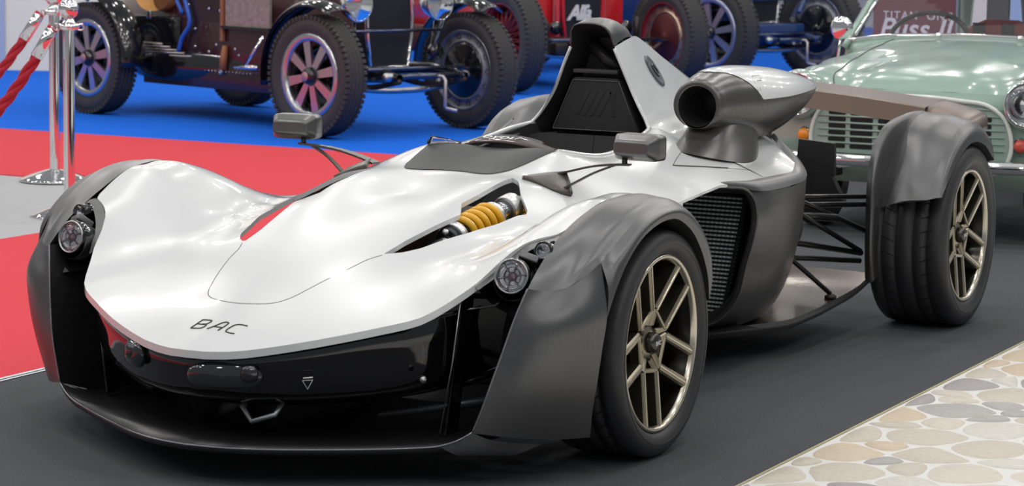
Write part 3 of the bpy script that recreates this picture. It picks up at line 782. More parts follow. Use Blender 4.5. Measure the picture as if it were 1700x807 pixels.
# ---- air intake pods
def intake(s):
    rows = [(1.335,.374,.815,.064,.063),(1.328,.374,.815,.072,.071),(1.335,.374,.815,.080,.078),(1.37,.375,.818,.088,.085),(1.45,.378,.824,.112,.100),(1.56,.382,.826,.138,.104),(1.70,.388,.828,.150,.097),(1.85,.396,.833,.138,.080),(2.0,.41,.838,.10,.052),(2.12,.425,.842,.05,.024),(2.19,.435,.844,.008,.005)]
    seg = 48; cur = []
    for (y, cx, cz, rw, rh) in rows:
        P = []
        for k in range(seg):
            a = 2*math.pi*k/seg; ca, sa = math.cos(a), math.sin(a)
            pw = 2.0 if y < 1.5 else 2.0
            zz = sa*rh
            if sa < 0: zz = sa*np.interp(y, (1.33,1.40,1.48,1.58,1.70,1.85,2.0,2.12,2.19), (.07,.09,.115,.14,.142,.118,.075,.03,.005))
            P.append((cx+rw*ca, y, cz+zz))
        cur.append(P)
    P = loft_pts(cur, seg, 64, True); V = P.reshape(-1, 3)
    F = grid_faces(seg, 64, True)
    if s < 0: V = V*[-1, 1, 1]; F = [tuple(reversed(f)) for f in F]
    o = mesh('air_intake', V, F, CARBON_P, car); tag(o, 'bullet-shaped carbon air intake with white top')
    rows2 = []
    Pg = loft_pts(cur, 180, 120, True)
    for j, fr in enumerate(np.linspace(0, 1, 60)):
        y = 1.415+(2.185-1.415)*fr**1.3
        i = int(np.argmin(abs(Pg[:, 0, 1][8:]-y)))+8
        rg_ = Pg[i]; yy = rg_[0, 1]
        t = np.clip((yy-1.41)/.125, 0, 1); a0 = 88*(1-t)**1.0*(1 if t < 1 else 0)+2*t
        ang = np.radians(np.linspace(a0, 180-a0, 40))
        c_ = rg_.mean(axis=0)
        row = []
        for an in ang:
            k = an/(2*math.pi)*180; k0 = int(k) % 180; f = k-int(k); q_ = rg_[k0]*(1-f)+rg_[(k0+1) % 180]*f
            row.append(c_+(q_-c_)*1.012+np.array([0, 0, .0005]))
        rows2.append(row)
    VV = np.array(rows2).reshape(-1, 3)
    if s < 0: VV = VV*[-1, 1, 1]
    mesh('intake_top', VV, grid_faces(40, 60), WHITE, o)
    lathe('intake_throat', [(0,.066),(.05,.055),(.16,.05),(.16,.001)], BLACK, o, 32, 'y', loc=(s*.374, 1.334, .815))
    # pedestal
    base = [(.345,1.24,.68),(.40,1.22,.675),(.46,1.27,.66),(.502,1.36,.645),(.512,1.44,.64),(.495,1.56,.645),(.45,1.65,.655),(.38,1.68,.67),(.30,1.60,.685),(.30,1.40,.69)]
    top = [(.345,1.40,.765),(.385,1.385,.755),(.425,1.40,.76),(.45,1.44,.768),(.465,1.50,.785),(.465,1.60,.79),(.44,1.66,.785),(.39,1.68,.78),(.33,1.62,.785),(.32,1.5,.79)]
    midp = [tuple((np.array(a)*.5+np.array(b)*.5)+np.array([0,.0,-.004])) for a, b in zip(base, top)]
    loft('intake_base', [base, midp, top], 50, 12, CARBON_P, o, closed_u=True, side=s)
    return o
CARBON_P = weave('pod_carbon', (.13,.125,.12), (.155,.15,.145), .3, .75)
pods = [intake(1)]
mk = [(.4728,1.5411,.9025),(.4791,1.5847,.9029),(.4945,1.5644,.8888),(.489,1.5418,.8889),(.5048,1.5328,.8638),(.5124,1.5293,.8366),(.5095,1.5192,.8363),(.5024,1.5199,.8615),(.4894,1.5242,.8834),(.4744,1.5374,.9006)]
tube('mark_outline', [(x+.0006, y-.0006, z+.0006) for x, y, z in mk], .0014, GREYL, pods[0], 6, closed=True)

# ---- side pods
def sidepod(s):
    lipc = [(.50,1.10,.590),(.57,1.135,.588),(.612,1.165,.582),(.632,1.185,.555),(.640,1.195,.51),(.632,1.19,.42),(.614,1.185,.345),(.588,1.18,.24),(.54,1.17,.178),(.49,1.16,.15)]
    strip0 = [(.500,1.10,.597),(.565,1.135,.607),(.598,1.20,.606),(.602,1.30,.605),(.602,1.42,.604),(.602,1.54,.603),(.594,1.60,.604),(.575,1.645,.615),(.545,1.69,.64),(.47,1.72,.70)]
    strip1 = [(.505,1.098,.590),(.605,1.16,.585),(.634,1.22,.575),(.642,1.31,.570),(.642,1.42,.570),(.638,1.55,.572),(.628,1.64,.578),(.612,1.69,.59),(.575,1.735,.62),(.478,1.745,.705)]
    pod = loft('sidepod', [[(.605,1.16,.585),(.640,1.195,.51),(.632,1.19,.42),(.614,1.185,.345),(.588,1.18,.24),(.54,1.17,.178),(.49,1.16,.15),(.46,1.15,.135)],
                           [(.642,1.31,.570),(.648,1.32,.51),(.640,1.32,.42),(.624,1.32,.335),(.60,1.31,.23),(.556,1.30,.165),(.51,1.29,.137),(.47,1.28,.128)],
                           [(.638,1.55,.572),(.638,1.56,.51),(.628,1.56,.41),(.610,1.55,.30),(.58,1.53,.20),(.545,1.50,.145),(.51,1.48,.128),(.48,1.46,.125)],
                           [(.617,1.675,.586),(.604,1.69,.52),(.588,1.69,.41),(.56,1.68,.28),(.525,1.65,.18),(.50,1.62,.14),(.48,1.6,.128),(.47,1.58,.125)],
                           [(.578,1.733,.618),(.54,1.735,.53),(.52,1.73,.41),(.49,1.72,.27),(.46,1.69,.17),(.44,1.66,.13),(.43,1.63,.122),(.42,1.6,.12)]], 40, 36, CARBON_S, car, side=s)
    tag(pod, 'satin carbon sidepod')
    loft('shoulder_strip', [strip0, [tuple((np.array(a)+np.array(b))/2+np.array([.004,0,.006])) for a, b in zip(strip0, strip1)], strip1], 50, 6, CARBON, pod, side=s)
    # rounded front lip into the duct
    lip2 = [(x-.035 if i > 2 else x-.01, y+.05, z-(.02 if i < 4 else 0)+(.015 if i > 6 else 0)) for i, (x, y, z) in enumerate(lipc)]
    lip3 = [(x-.05 if i > 2 else x-.02, y+.20, z-(.035 if i < 4 else 0)+(.02 if i > 6 else 0)) for i, (x, y, z) in enumerate(lipc)]
    lip1 = [(x-.008, y-.008, z) for x, y, z in lipc]
    loft('inlet_duct', [lipc, lip1, lip2, lip3], 40, 12, BLACK, pod, side=s)
    tube('inlet_edge', [(s*x, y, z) for x, y, z in cr(lipc, 50)], .005, CARBON_S, pod, 8)
    mesh('duct_floor', [(s*.30,.95,.13),(s*.50,1.10,.135),(s*.62,1.3,.14),(s*.3,1.4,.14)], [(0, 1, 2, 3)], BLACK, pod, False)
    mesh('duct_back', [(s*.2,1.42,.14),(s*.56,1.36,.16),(s*.61,1.34,.56),(s*.2,1.42,.58)], [(0, 1, 2, 3)], BLACK, pod, False)
    # radiator core with fins
    ra, rb = Vector((s*.33, 1.30, 0)), Vector((s*.57, 1.285, 0))
    z0, z1 = .15, .545
    core = mesh('radiator', [(ra.x, ra.y, z0), (s*.50, rb.y, z0), (rb.x, rb.y, z1), (ra.x, ra.y, z1), (ra.x, ra.y+.05, z0), (s*.50, rb.y+.05, z0), (rb.x, rb.y+.05, z1), (ra.x, ra.y+.05, z1)],
         [(0, 1, 2, 3), (5, 4, 7, 6), (3, 2, 6, 7), (1, 0, 4, 5), (0, 3, 7, 4), (2, 1, 5, 6)], RADM, pod, False)
    bar = None
    nb = 30
    for k in range(nb):
        z = z0+(z1-z0)*(k+.5)/nb
        if bar is None:
            V, F = box_vf((s*.085, 0, 0), (.17, .008, .0055), None)
            bar = mesh('radiator_tube', V, F, FINM, core, False)
            b2 = bar
        else:
            b2 = bar.copy(); COL.objects.link(b2); b2.parent = core
        b2.location = (ra.x, ra.y-.010, z); b2.scale.x = (.17+.07*(k+.5)/nb)/.17
    return pod
CARBON_S = weave('pod_side_carbon', (.10,.10,.10), (.125,.125,.125), .38, .7)
RADM = mat('radiator_core', (.05,.055,.058), .45, .6)
def finmat():
    m = mat('radiator_fin', (.7,.73,.75), .5, .0)
    nt = m.node_tree; b = nt.nodes['Principled BSDF']
    tc = nt.nodes.new('ShaderNodeTexCoord'); wv = nt.nodes.new('ShaderNodeTexWave'); wv.bands_direction = 'X'; wv.inputs['Scale'].default_value = 28
    nt.links.new(tc.outputs['Object'], wv.inputs['Vector'])
    rp = nt.nodes.new('ShaderNodeMix'); rp.data_type = 'RGBA'; rp.inputs[6].default_value = (.45,.47,.49,1); rp.inputs[7].default_value = (.85,.88,.9,1)
    nt.links.new(wv.outputs['Fac'], rp.inputs[0]); nt.links.new(rp.outputs[2], b.inputs['Base Color'])
    return m
FINM = finmat()
sidepod(1); sidepod(-1)
# ---- rear floor
FLM = mat('rear_floor_carbon', (.14,.105,.085), .22, .75)  # warm reflection on the dark carbon is put into this brown base colour
for s in (1, -1):
    ed = [(.44,1.28,.122),(.52,1.42,.122),(.60,1.58,.125),(.622,1.74,.135),(.63,1.97,.15),(.632,2.2,.172),(.63,2.31,.195)]
    inn = [(.25,1.28,.12),(.25,1.42,.12),(.25,1.58,.125),(.25,1.74,.135),(.25,1.97,.15),(.25,2.2,.175),(.25,2.31,.2)]
    fl_ = loft('rear_floor', [ed, inn], 30, 4, FLM, car, side=s); tag(fl_, 'glossy carbon floor panel with warm reflection painted into its colour')
    lowe = [(x-.012, y, z-.035) for x, y, z in ed]
    loft('floor_edge', [ed, [(x+.006, y, z-.014) for x, y, z in ed], lowe], 30, 6, CARBON_S, fl_, side=s)
# ---- gearbox and rear suspension
gb = loft('gearbox', [[(x, y, z) for x, z in ((.001, zt), (w_*.8, zt), (w_, zt-.06), (w_, .2), (w_*.7, .15), (.001, .15))] for y, w_, zt in ((1.5,.34,.62),(1.8,.26,.58),(2.2,.2,.52),(2.7,.16,.45),(2.95,.12,.42))], 20, 16, BLACK, car, mirror=True)
tag(gb, 'dark engine and gearbox casing')
for s in (1, -1):
    prism('rear_panel', [(s*.31,.50),(s*.455,.515),(s*.452,.628),(s*.32,.637)], 'y', 2.38, 2.40, BLACK, gb)
    prism('rear_panel_foot', [(s*.30,.40),(s*.50,.42),(s*.44,.53),(s*.30,.53)], 'y', 2.37, 2.405, BLACK, gb)
    for a_, b_, r in (((.40,1.75,.492),(.62,2.241,.466),.009), ((.40,1.78,.462),(.62,2.243,.439),.010), ((.42,1.75,.445),(.60,2.02,.411),.013), ((.44,1.72,.545),(.62,2.24,.35),.010),
                      ((.50,1.70,.50),(.62,2.21,.282),.009), ((.36,1.65,.385),(.62,2.22,.274),.011), ((.36,1.70,.305),(.62,2.21,.248),.010), ((.42,1.80,.37),(.612,1.95,.165),.008)):
        tube('suspension_arm', [(s*a_[0], a_[1], a_[2]), (s*b_[0], b_[1], b_[2])], r, mat('arm_black', (.02,.02,.021), .28, .5), gb, 8)
    lathe('stay_foot', [(0,.001),(0,.02),(.008,.02),(.014,.01),(.014,.001)], BLACK, gb, 12, 'z', loc=(s*.612,1.95,.15))
# ---- rear wings (mudguards)
def rear_wing(s):
    i0 = [(.628,2.25,.167),(.628,2.235,.25),(.628,2.228,.40),(.628,2.232,.52),(.628,2.265,.61),(.630,2.34,.682),(.635,2.46,.718),(.64,2.60,.724),(.64,2.74,.71)]
    i1 = [(.650,2.240,.17),(.650,2.215,.26),(.650,2.208,.40),(.650,2.225,.52),(.652,2.275,.62),(.655,2.355,.692),(.66,2.48,.73),(.665,2.62,.738),(.665,2.77,.72)]
    i2 = [(.672,2.275,.20),(.672,2.256,.30),(.672,2.244,.40),(.676,2.280,.51),(.68,2.348,.60),(.684,2.445,.680),(.688,2.56,.722),(.69,2.68,.73),(.69,2.80,.71)]
    rw = loft('rear_wing_blade', [i0, i1, i2], 40, 12, CARBON, car, side=s); tag(rw, 'satin carbon rear wheel guard')
    t0 = [(.674,2.246,.430),(.676,2.280,.51),(.68,2.348,.60),(.684,2.445,.680),(.688,2.56,.722),(.69,2.68,.73),(.69,2.80,.71)]
    t2 = [(.855,2.185,.474),(.86,2.235,.535),(.865,2.315,.610),(.868,2.41,.672),(.87,2.52,.706),(.87,2.65,.708),(.87,2.79,.665)]
    t3 = [(.905,2.195,.484),(.906,2.25,.53),(.908,2.32,.578),(.91,2.40,.622),(.91,2.51,.648),(.91,2.64,.632),(.91,2.775,.567)]
    t1 = [tuple((np.array(a)+np.array(b))/2+np.array([0, -.008, .010])) for a, b in zip(t0, t2)]
    top = loft('guard_top', [t0, t1, t2], 50, 16, CARBON, rw, side=s)
    loft('guard_side', [t2, [tuple((np.array(a)+np.array(b))/2+np.array([.010,-.004,.004])) for a, b in zip(t2, t3)], t3], 50, 8, CARBON, rw, side=s)
    inner = [(x-.03, y+.004, z-.008) for x, y, z in t3]; inner2 = [(.70, y+.075*(1-k/6)+.01, z-.012-.03*(1-k/6)) for k, (x, y, z) in enumerate(t3)]
    loft('guard_liner', [t3, inner, inner2], 50, 6, BLACK, rw, side=s)
rear_wing(1); rear_wing(-1)
# ---- rear aerofoil
WGM = mat('aerofoil_carbon', (.12,.085,.068), .35, .7)
AV = []; AFc = []
for x in np.linspace(-.63, .63, 29):
    zc = .790-.052*(abs(x)/.63)**1.5
    AV += [(x,2.80,zc-.066),(x,2.83,zc-.004),(x,2.845,zc),(x,3.03,zc+.014),(x,3.03,zc+.006),(x,2.88,zc-.05)]
for i in range(28):
    for k in range(6): AFc.append((i*6+k, i*6+(k+1) % 6, i*6+6+(k+1) % 6, i*6+6+k))
AFc += [tuple(range(6))[::-1], tuple(28*6+k for k in range(6))]
af = mesh('aerofoil', AV, AFc, WGM, car, False); tag(af, 'brownish carbon rear aerofoil')
for s in (1, -1):
    loft('aerofoil_end', [[(.63,2.78,.693),(.63,2.86,.735),(.63,2.97,.752),(.63,3.03,.754)], [(.70,2.80,.69),(.70,2.88,.722),(.70,2.97,.735),(.70,3.03,.738)], [(.80,2.80,.67),(.80,2.88,.69),(.80,2.97,.70),(.80,3.03,.70)], [(.82,2.80,.63),(.82,2.86,.65),(.82,2.93,.66),(.82,2.97,.66)]], 16, 12, WGM, af, side=s, thick=.006)

box('aerofoil_stay', (0,2.88,.60), (.012,.09,.38), BLACK, af)

# ---- wheels
def wheel_master(R, W, name):
    """wheel with axle along +x, outer rim lip plane at x=0"""
    rr = .2325
    root = lathe('wheel', [(-W*.86,rr-.004),(-W*.84,rr-.016),(-W*.5,rr-.035),(-.06,rr-.028),(-.025,rr-.018),(-.012,rr-.014),(-.004,rr-.012),(0,rr-.006),(-.002,rr),(-.008,rr+.002),(-.012,rr-.004)], RIMD, None, 72)
    tag(root, 'bronze split-spoke alloy wheel')
    lathe('rim_lip', [(-.014,rr-.016),(-.004,rr-.013),(.001,rr-.008),(.0,rr-.001),(-.006,rr+.001)], BRONZE_L, root, 72)
    # tyre with circumferential grooves
    hs = R-rr
    prof = [(-.006,rr-.002),(.002,rr+.006),(.011,rr+hs*.25),(.014,rr+hs*.5),(.010,rr+hs*.72),(.002,rr+hs*.88),(-.008,rr+hs*.955),(-.022,rr+hs*.985)]
    xs_ = [-.022-(W-.03)*f for f in (.14,.36,.64,.86)]
    for gx in xs_:
        prof += [(gx+.005, R-.001), (gx+.0035, R-.007), (gx-.0035, R-.007), (gx-.005, R-.001)]
    prof += [(-W+.012, rr+hs*.985), (-W-.002, rr+hs*.955), (-W-.012, rr+hs*.85), (-W-.02, rr+hs*.5), (-W-.012, rr+hs*.2), (-W+.005, rr)]
    ty = lathe('tyre', prof, RUBBER, root, 96)
    # tread sipes
    parts = []
    for k in range(40):
        a = 2*math.pi*k/40
        for (x0, x1, da) in ((-.03, -.03-(W-.03)*.2, .05), (-.03-(W-.03)*.62, -.03-(W-.03)*.80, -.05)):
            pts = [((x0+(x1-x0)*t), (R-.0012)*math.cos(a+da*t), (R-.0012)*math.sin(a+da*t)) for t in np.linspace(0, 1, 4)]
            parts.append(tube_vf(pts, .0016, 5))
    V, F = join_vf(parts); mesh('tread_cut', V, F, mat('tread_cut', (.004,.004,.004), .9), root)['kind'] = 'stuff'
    # raised sidewall ribs
    lathe('sidewall_rib', [(.0125,rr+hs*.42),(.0150,rr+hs*.44),(.0125,rr+hs*.46)], RUBBER, root, 72)
    # spokes: five pairs
    def beam(p, q, w0, w1, x0, x1, depth):
        # tapered beam in the wheel plane from p to q (y,z); face at x0->x1
        p = Vector((p[0], p[1])); q = Vector((q[0], q[1])); d = (q-p).normalized(); n = Vector((-d.y, d.x))
        V = []
        for c, w_, xf in ((p, w0, x0), (q, w1, x1)):
            for sgn, dx in ((-1, -.004), (-.6, 0), (.6, 0), (1, -.004), (.8, -depth), (-.8, -depth)):
                o_ = c+n*(sgn*w_/2); V.append((xf+dx, o_.x, o_.y))
        F = [(i, (i+1) % 6, 6+(i+1) % 6, 6+i) for i in range(6)]+[(5, 4, 3, 2, 1, 0), (6, 7, 8, 9, 10, 11)]
        return V, F
    for k in range(5):
        th = math.radians(191+72*k)
        def pol(r, off, th=th): a = th+math.radians(off); return (r*math.cos(a), r*math.sin(a))
        for sg in (1, -1):
            h0 = pol(.046, sg*20); h1 = pol(.088, sg*29); h2 = pol(.221, sg*11.5)
            V, F = join_vf([beam(h0, h1, .020, .020, -.036, -.026, .034), beam(h1, h2, .024, .027, -.026, -.006, .045)])
            mesh('spoke', V, F, BRONZE, root, False)
            V, F = join_vf([beam(tuple(np.array(h1)*.97), h2, .0055, .0075, -.0245, -.0045, .004)])
            mesh('spoke_edge', V, F, BRONZE_L, root, False)
        V, F = beam(pol(.086, 31), pol(.086, -31), .013, .013, -.027, -.027, .03)
        mesh('spoke_bridge', V, F, BRONZE, root, False)
    lathe('hub', [(-.055,.056),(-.046,.052),(-.040,.040),(-.036,.030),(-.036,.027)], BRONZE, root, 40)
    hc_ = lathe('hub_cap', [(-.034,.028),(-.018,.027),(-.012,.022),(-.010,.001)], mat('cap_gunmetal', (.10,.095,.085), .2, .9), root, 32)
    text_mesh('hub_lettering', 'BAC', .016, WHITEP, root, frame((-.0105,0,0), (0,1,0), (0,0,1)), .0006, .2, 1.1)
    for k in range(5):
        a = math.radians(141+72*k)
        b_ = lathe('wheel_bolt', [(-.055,.007),(-.042,.007),(-.040,.005),(-.040,.001)], mat('bolt_dark', (.08,.08,.08), .3, .9), root, 10); b_.location = (0, .042*math.cos(a), .042*math.sin(a))
    lathe('brake_disc', [(-.085,.06),(-.078,.06),(-.078,.150),(-.090,.150),(-.090,.06)], mat('disc', (.08,.08,.085), .3, .9), root, 60)
    lathe('wheel_back', [(-.12,.001),(-.12,.19)], BLACK, root, 40)
    V, F = lathe_vf([(-.066,.10),(-.062,.155),(-.10,.16),(-.105,.10)], 60)
    n = 4; keep = [f for f in F if 6 <= f[0]//n < 16 and f[0]//n+1 < 60]
    mesh('brake_caliper', V, keep, mat('caliper', (.02,.02,.022), .3), root)
    return root
def copy_wheel(src, loc, rz, label):
    o = src.copy(); COL.objects.link(o); o.location = loc; o.rotation_euler = (0, 0, rz); o.parent = car; o['label'] = label
    for ch in src.children:
        c = ch.copy(); COL.objects.link(c); c.parent = o
    return o
wf = wheel_master(.298, .205, 'front'); wf.parent = car; wf.location = (.861, 0, .298); wf['label'] = 'bronze split-spoke front wheel with wide low tyre'
copy_wheel(wf, (-.861, 0, .298), math.pi, 'bronze split-spoke front wheel on the far side')
wr = wheel_master(.318, .25, 'rear'); wr.parent = car; wr.location = (.890, 2.565, .318); wr['label'] = 'bronze split-spoke rear wheel with extra wide tyre'
copy_wheel(wr, (-.890, 2.565, .318), math.pi, 'bronze split-spoke rear wheel on the far side')
for s in (1, -1):
    tube('upper_wishbone', [(s*.2,-.18,.40),(s*.66,-.02,.40),(s*.2,.25,.42)], .010, BLACK, car, 8)
    tube('lower_wishbone', [(s*.2,-.2,.17),(s*.68,-.01,.18),(s*.2,.25,.18)], .011, BLACK, car, 8)

# ================================================================== rope barrier
random.seed(3)
ROPE = mat('red_rope', (.42,.012,.03), .8, 0, 0, (120,.3))
def stanchion(loc, label):
    e = empty('stanchion', loc); tag(e, label, 'barrier post', 'chrome barrier posts')
    lathe('base', [(0,.18),(.006,.182),(.012,.176),(.03,.13),(.05,.07),(.06,.035),(.065,.001)], CHROME, e, 40, 'z')
    lathe('pole', [(.05,.027),(.88,.027)], CHROME, e, 28, 'z')
    lathe('collar', [(.86,.028),(.865,.05),(.885,.05),(.89,.028),(.905,.026),(.915,.018)], CHROME, e, 28, 'z')
    lathe('ball', [(.91,.012)]+[(.955-.047*math.cos(t), max(.001, .047*math.sin(t))) for t in np.linspace(.2, math.pi, 14)], CHROME, e, 28, 'z')
    for k in range(4):
        a = k*math.pi/2+2.4
        tube('hook_ring', [(.055*math.cos(a)+.014*math.cos(t)*math.cos(a), .055*math.sin(a)+.014*math.cos(t)*math.sin(a), .872+.014*math.sin(t)) for t in np.linspace(0, 2*math.pi, 14, endpoint=False)], .004, CHROME, e, 6, closed=True)
    return e
def rope(a, b, sag, label):
    a, b = Vector(a), Vector(b); n = 120; P = []
    for i in range(n+1):
        t = i/n; p = a.lerp(b, t); p.z -= sag*4*t*(1-t); P.append(p)
    # three twisted strands in one rope
    parts = []
    for k in range(3):
        Q = []
        for i, p in enumerate(P):
            t_ = (P[min(i+1, n)]-P[max(i-1, 0)]).normalized(); u = t_.cross(Vector((0, 0, 1))).normalized(); v = t_.cross(u)
            ph = i*.42+k*2*math.pi/3; Q.append(p+(u*math.cos(ph)+v*math.sin(ph))*.013)
        parts.append(tube_vf(Q, .0145, 7))
    V, F = join_vf(parts)
    o = mesh('rope', V, F, ROPE); tag(o, label, 'rope', 'twisted red barrier ropes')
    for q0, q1 in ((0, 7), (n, n-7)):
        tube('end_sleeve', [P[q0], P[q0].lerp(P[q1], .1), P[q1]], [.012, .029, .029], CHROME, o, 14)
    return o
pf, pb = Vector((-3.617, 3.382, -.006)), Vector((-4.617, 4.570, 0))
stanchion(pf, 'chrome barrier post with ball top standing nearest the white car')
stanchion(pb, 'chrome barrier post standing just behind the nearer post')
pf2, pb2 = pf+Vector((-1.25, -.75, 0)), pb+Vector((-1.35, -.85, 0))
stanchion(pf2, 'chrome barrier post at the other end of the nearer rope')
stanchion(pb2, 'chrome barrier post at the other end of the farther rope')
def hookpt(p, q):
    d = (q-p); d.z = 0; d.normalize(); return p+d*.07+Vector((0, 0, .87))
rope(hookpt(pf, pf2), hookpt(pf2, pf), .62, 'twisted red rope hooked to the nearer chrome post')
rope(hookpt(pb, pb2), hookpt(pb2, pb), .62, 'twisted darker red rope hooked to the farther chrome post')

# ================================================================== vintage racing cars
def arc_pts(cx, cz, r, a0, a1, n): return [(cx+r*math.cos(math.radians(a)), cz+r*math.sin(math.radians(a))) for a in np.linspace(a0, a1, n)]
VALLOY = mat('old_alloy', (.55,.56,.60), .22, .9); OLDTYRE = mat('old_tyre', (.045,.043,.042), .75, 0, 0, (40,.2), .3, 120)
BKPAINT = mat('black_paint', (.006,.006,.008), .12, 0, .8); AXLE = mat('blued_steel', (.10,.12,.17), .25, .9); GRIMY = mat('oily_iron', (.05,.042,.04), .45, .6)
def vwheel(parent, R, x, side, style, wt, rimcol):
    """axle along y; side -1: outer face towards -y (the car's right)"""
    rr = R*.68
    sgn = -1
    hs = R-rr
    root = lathe('wheel', [(-wt*.42, rr-.004), (-wt*.44, rr+.004), (-wt*.36, rr-.018), (0, rr-.03), (wt*.36, rr-.018), (wt*.44, rr+.004), (wt*.42, rr-.004)], rimcol, parent, 48, 'y')
    prof = [(-wt*.42, rr), (-wt*.56, rr+hs*.35), (-wt*.56, rr+hs*.6), (-wt*.46, rr+hs*.86)]
    for g in (-.3, -.1, .1, .3): prof += [(wt*(g-.05), R-.002), (wt*(g-.04), R-.008), (wt*(g+.04), R-.008), (wt*(g+.05), R-.002)]
    prof += [(wt*.46, rr+hs*.86), (wt*.56, rr+hs*.6), (wt*.56, rr+hs*.35), (wt*.42, rr)]
    lathe('tyre', prof, OLDTYRE, root, 64, 'y')
    # tread blocks on the shoulders
    parts = []
    for k in range(64):
        a = 2*math.pi*k/64
        for s_ in (-1, 1):
            Rm = Matrix.Rotation(-a, 3, 'Y')
            c = Rm @ Vector((R-.016, s_*wt*.46, 0))
            parts.append(box_vf(c, (.026, .028, R*.06), Rm))
    V, F = join_vf(parts); tb = mesh('tread', V, F, OLDTYRE, root, False); tb['kind'] = 'stuff'
    if style == 'alloy':
        for k in range(8):
            a = 2*math.pi*k/8+.2; Rm = Matrix.Rotation(-a, 3, 'Y')
            V = [Rm @ Vector(v) for v in ((.05,-.055,-.022),(.05,-.055,.022),(rr-.01,-.05,.034),(rr-.01,-.05,-.034),(.05,-.035,-.022),(.05,-.035,.022),(rr-.01,-.03,.034),(rr-.01,-.03,-.034))]
            mesh('spoke', V, [(0,1,2,3),(7,6,5,4),(0,4,5,1),(1,5,6,2),(2,6,7,3),(3,7,4,0)], rimcol, root, False)
        lathe('rim_ring', [(-wt*.44,rr+.008),(-wt*.50,rr+.002),(-wt*.47,rr-.030),(-wt*.40,rr-.042),(-wt*.3,rr-.042)], rimcol, root, 48, 'y')
    else:
        for k in range(20):
            a = 2*math.pi*k/20
            for s_ in (1, -1):
                a2 = a+s_*.3
                tube('wire_spoke', [(.05*math.cos(a), -.05, .05*math.sin(a)), ((rr-.02)*math.cos(a2), .0, (rr-.02)*math.sin(a2))], .004, rimcol, root, 5)
    lathe('hub', [(.03,.07),(-.05,.065),(-.07,.055),(-.085,.05),(-.095,.035),(-.10,.001)], BKPAINT, root, 24, 'y')
    lathe('hub_badge', [(-.101,.03),(-.104,.028),(-.105,.001)], mat('hub_badge', (.5,.28,.3), .3, .4), root, 20, 'y')
    # inner side: brake drum and perforated ring
    lathe('brake_drum', [(.0,rr*.72),(.05,rr*.72),(.065,rr*.66),(.06,.05),(.07,.04),(.08,.001)], BKPAINT if style == 'alloy' else mat('drum_red', (.10,.02,.02), .35, .3), root, 40, 'y')
    lathe('drum_ring', [(.05,rr*.70),(.062,rr*.72),(.062,rr*.76),(.05,rr*.78),(.052,rr*.93),(.066,rr*.96),(.07,rr*.99)], mat('grey_ring', (.24,.24,.26), .45, .5) if style == 'alloy' else mat('ring_brass', (.45,.33,.26), .3, .8), root, 40, 'y')
    for k in range(14):
        a = 2*math.pi*k/14
        b = lathe('vent_hole', [(.0,.001),(-.0,.018),(.012,.018)], BLACK, root, 10, 'y'); b.location = (rr*.86*math.cos(a), .045, rr*.86*math.sin(a))
    root.location = (x, side*parent['track'], R)
    if side > 0: root.rotation_euler = (0, 0, math.pi)
    return root
def vcopy(src, x, side, parent, R):
    o = src.copy(); COL.objects.link(o); o.parent = parent; o.location = (x, side*parent['track'], R); o.rotation_euler = (0, 0, math.pi if side > 0 else 0)
    for ch in src.children:
        c = ch.copy(); COL.objects.link(c); c.parent = o
    return o
